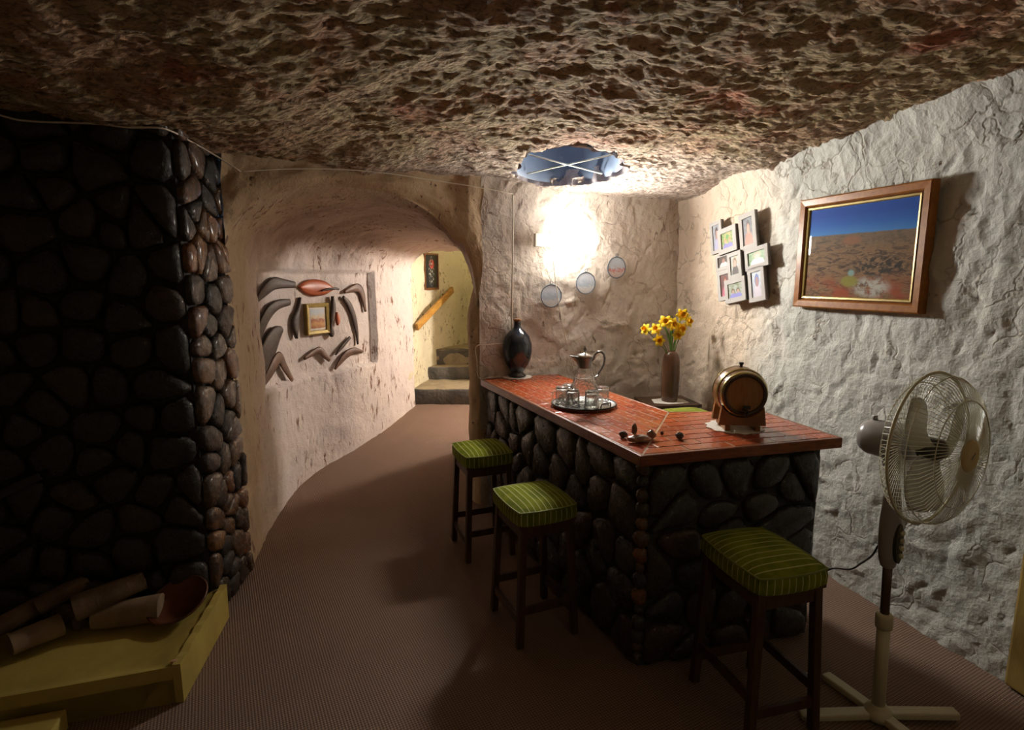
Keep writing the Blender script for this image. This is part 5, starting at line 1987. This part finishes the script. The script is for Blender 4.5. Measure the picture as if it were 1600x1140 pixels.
# ------------------------------------------------------------------ pedestal fan
def build_fan():
    base = at_z(1371, 1122, 0)
    t = thing('pedestal_fan', 'cream pedestal fan with round wire cage beside the right wall', 'fan', (base[0], base[1], 0))
    t.rotation_euler = (0, R(-2.2), 0)
    # cross base
    a1 = at_z(1495, 1117, 0.02) - base
    a2 = at_z(1290, 1052, 0.02) - base
    for d in (a1 * [1, 1, 0], a2 * [1, 1, 0]):
        e = unit(d)
        for s, L in ((1, np.linalg.norm(d) if d is not a2 else 0.3), (-1, 0.27)):
            p = e * s * L
            MB().bar((e[0] * s * 0.02, e[1] * s * 0.02, 0.022), (p[0], p[1], 0.016 + (0.0)), 0.042, 0.026).build('foot', 'fan_plastic', t, bevel=0.006)
    MB().lathe([(0.045, 0.012), (0.046, 0.03), (0.036, 0.046), (0.026, 0.052), (0.024, 0.06)], 28).build('hub', 'fan_plastic', t, True)
    zc = 0.385
    MB().lathe([(0.021, 0.04), (0.0205, zc)], 24).build('lower_tube', 'fan_plastic', t, True)
    MB().lathe([(0.0255, zc - 0.03), (0.027, zc - 0.02), (0.027, zc + 0.012), (0.023, zc + 0.022), (0.014, zc + 0.024)], 24).build('collar', 'fan_plastic', t, True)
    MB().lathe([(0.0145, zc), (0.0145, 0.66)], 20).build('upper_tube', 'fan_tube', t, True)
    # control neck
    P = np.zeros((24, 12, 3))
    zs = np.array([0.575, 0.585, 0.61, 0.65, 0.70, 0.74, 0.79, 0.84, 0.88, 0.92, 0.95, 0.965])
    rx = np.array([0.014, 0.024, 0.030, 0.034, 0.035, 0.034, 0.030, 0.025, 0.021, 0.019, 0.018, 0.012])
    for k in range(24):
        a = 2 * math.pi * k / 24
        P[k, :, 0] = rx * np.cos(a)
        P[k, :, 1] = rx * 0.85 * np.sin(a)
        P[k, :, 2] = zs
    ax_n = np.array([0.39, -0.92, 0])           # the way the fan faces
    neck = grid_obj('control_neck', P, 'fan_grey', t, closed_u=True)
    face = unit(np.array([0.42, -0.9, 0.0]))
    sx = np.array([-face[1], face[0], 0])
    V, F = [], []
    n = 20
    for off in (0.018, 0.034):
        for k in range(n):
            a = 2 * math.pi * k / n
            V.append(face * off + sx * 0.020 * math.cos(a) + np.array([0, 0, 0.675 + 0.07 * math.sin(a)]))
    F = [(k, (k + 1) % n, n + (k + 1) % n, n + k) for k in range(n)] + [tuple(range(n, 2 * n))]
    panel = mesh_obj('control_panel', V, F, 'fan_dark', neck, False)
    for k in range(4):
        c = face * 0.034 + np.array([0, 0, 0.635 + 0.027 * k])
        MB().tube([c, c + face * 0.010], 0.0085, 12).build('button', 'fan_plastic', neck, True)
    # head
    H0 = np.array([0.022, 0.0, 1.015])
    ax = unit(np.array([0.475, -0.88, 0.02]))
    q = Vector(tuple(ax)).to_track_quat('Z', 'Y').to_matrix().to_4x4()
    M0 = Matrix.Translation(tuple(H0)) @ q

    def T(v):
        return M0 @ Vector(tuple(map(float, v)))
    MB().lathe([(0.0, -0.135), (0.03, -0.133), (0.05, -0.122), (0.06, -0.10), (0.062, -0.06), (0.060, 0.01), (0.054, 0.03), (0.0, 0.032)], 36, M0).build('motor_housing', 'fan_grey', t, True)
    MB().bar(T((0, 0, -0.03)) * 1.0, T((0, 0, -0.03)) - Vector((0, 0, 0.09)), 0.036, 0.05).build('pivot', 'fan_grey', t, bevel=0.008)
    MB().tube([T((0, 0.06, -0.09)), T((0, 0.075, -0.09))], 0.008, 10).build('swing_knob', 'fan_grey', t, True)
    RR = 0.235
    zc0 = 0.085

    def ring(r, z, w, name, parent, mat='fan_wire'):
        MB().tube([T((r * math.cos(a), r * math.sin(a), z)) for a in np.linspace(0, 2 * math.pi, 73)[:-1]], w, 6, closed=True).build(name, mat, parent, True)
    # front grille: domed wires from the cap to the rim, then back to the mid ring
    fw = MB()
    nw = 96
    for k in range(nw):
        a0 = 2 * math.pi * k / nw
        pts = []
        for r, z, tw in ((0.045, 0.100, 0.0), (0.10, 0.096, 0.10), (0.16, 0.085, 0.19), (0.21, 0.064, 0.25), (0.231, 0.038, 0.27), (0.240, -0.002, 0.28)):
            a = a0 + tw
            pts.append(T((r * math.cos(a), r * math.sin(a), zc0 + z)))
        fw.tube(pts, 0.0011, 4, caps=False)
    fg = fw.build('front_grille', 'fan_wire', t)
    bw = MB()
    for k in range(72):
        a = 2 * math.pi * k / 72
        pts = [T((r * math.cos(a), r * math.sin(a), zc0 + z)) for r, z in ((0.055, -0.062), (0.12, -0.06), (0.19, -0.052), (0.225, -0.035), (0.240, -0.008))]
        bw.tube(pts, 0.0011, 4, caps=False)
    bgm = bw.build('rear_grille', 'fan_wire', t)
    ring(0.241, zc0 - 0.005, 0.0048, 'rim_ring', t, 'fan_plastic')
    ring(0.165, zc0 + 0.0840, 0.0016, 'grille_ring', fg)
    ring(0.231, zc0 + 0.038, 0.0016, 'grille_ring', fg)
    ring(0.205, zc0 - 0.045, 0.0016, 'grille_ring', bgm)
    MB().lathe([(0.0, 0.110), (0.03, 0.1095), (0.044, 0.107), (0.05, 0.101), (0.05, 0.096), (0.0, 0.096)], 36, M0 @ Matrix.Translation((0, 0, zc0))).build('centre_cap', 'fan_cap', t, True)
    MB().box((0, 0, 0), (0.026, 0.006, 0.0015), None).build('cap_badge', 'fan_grey', t).matrix_local = M0 @ Matrix.Translation((0, 0, zc0 + 0.1105)) @ Matrix.Rotation(R(35), 4, 'Z')
    MB().lathe([(0.0, 0.04), (0.02, 0.038), (0.034, 0.026), (0.036, -0.03), (0.0, -0.03)], 28, M0 @ Matrix.Translation((0, 0, zc0))).build('spinner', 'fan_dark', t, True)
    for k in range(3):
        nr_, na2 = 9, 9
        Pb = np.zeros((nr_, na2, 3))
        for i, r in enumerate(np.linspace(0.032, 0.205, nr_)):
            s = (r - 0.032) / 0.173
            half = 0.30 + 0.38 * math.sin(math.pi * min(1, 0.15 + s * 0.75))
            for j, g in enumerate(np.linspace(-1, 1, na2)):
                a = 2 * math.pi * k / 3 + 0.35 * s + g * half * (1 - 0.25 * max(0, s - 0.8) * 5 * abs(g))
                Pb[i, j] = tuple(T((r * math.cos(a), r * math.sin(a), zc0 + 0.002 + 0.022 * g * (1 - 0.35 * s))))
        b = grid_obj('blade', Pb, 'fan_blade', t)
        so = b.modifiers.new('solid', 'SOLIDIFY')
        so.thickness = 0.002
    # lead
    w0 = at_y(1372, 852, base[1] + 0.02)
    w1, w2, w3 = at_y(1345, 880, base[1] + 0.25), at_y(1328, 889, base[1] + 0.35), at_y(1300, 888, base[1] + 0.5)
    cable('fan_lead', 'black power lead trailing from the fan neck behind the stool', [w0, at_y(1362, 868, base[1] + 0.08), w1, w2, w3, at_y(1278, 900, base[1] + 0.5)], 0.0035, 'cable_black', 'cord')


build_fan()
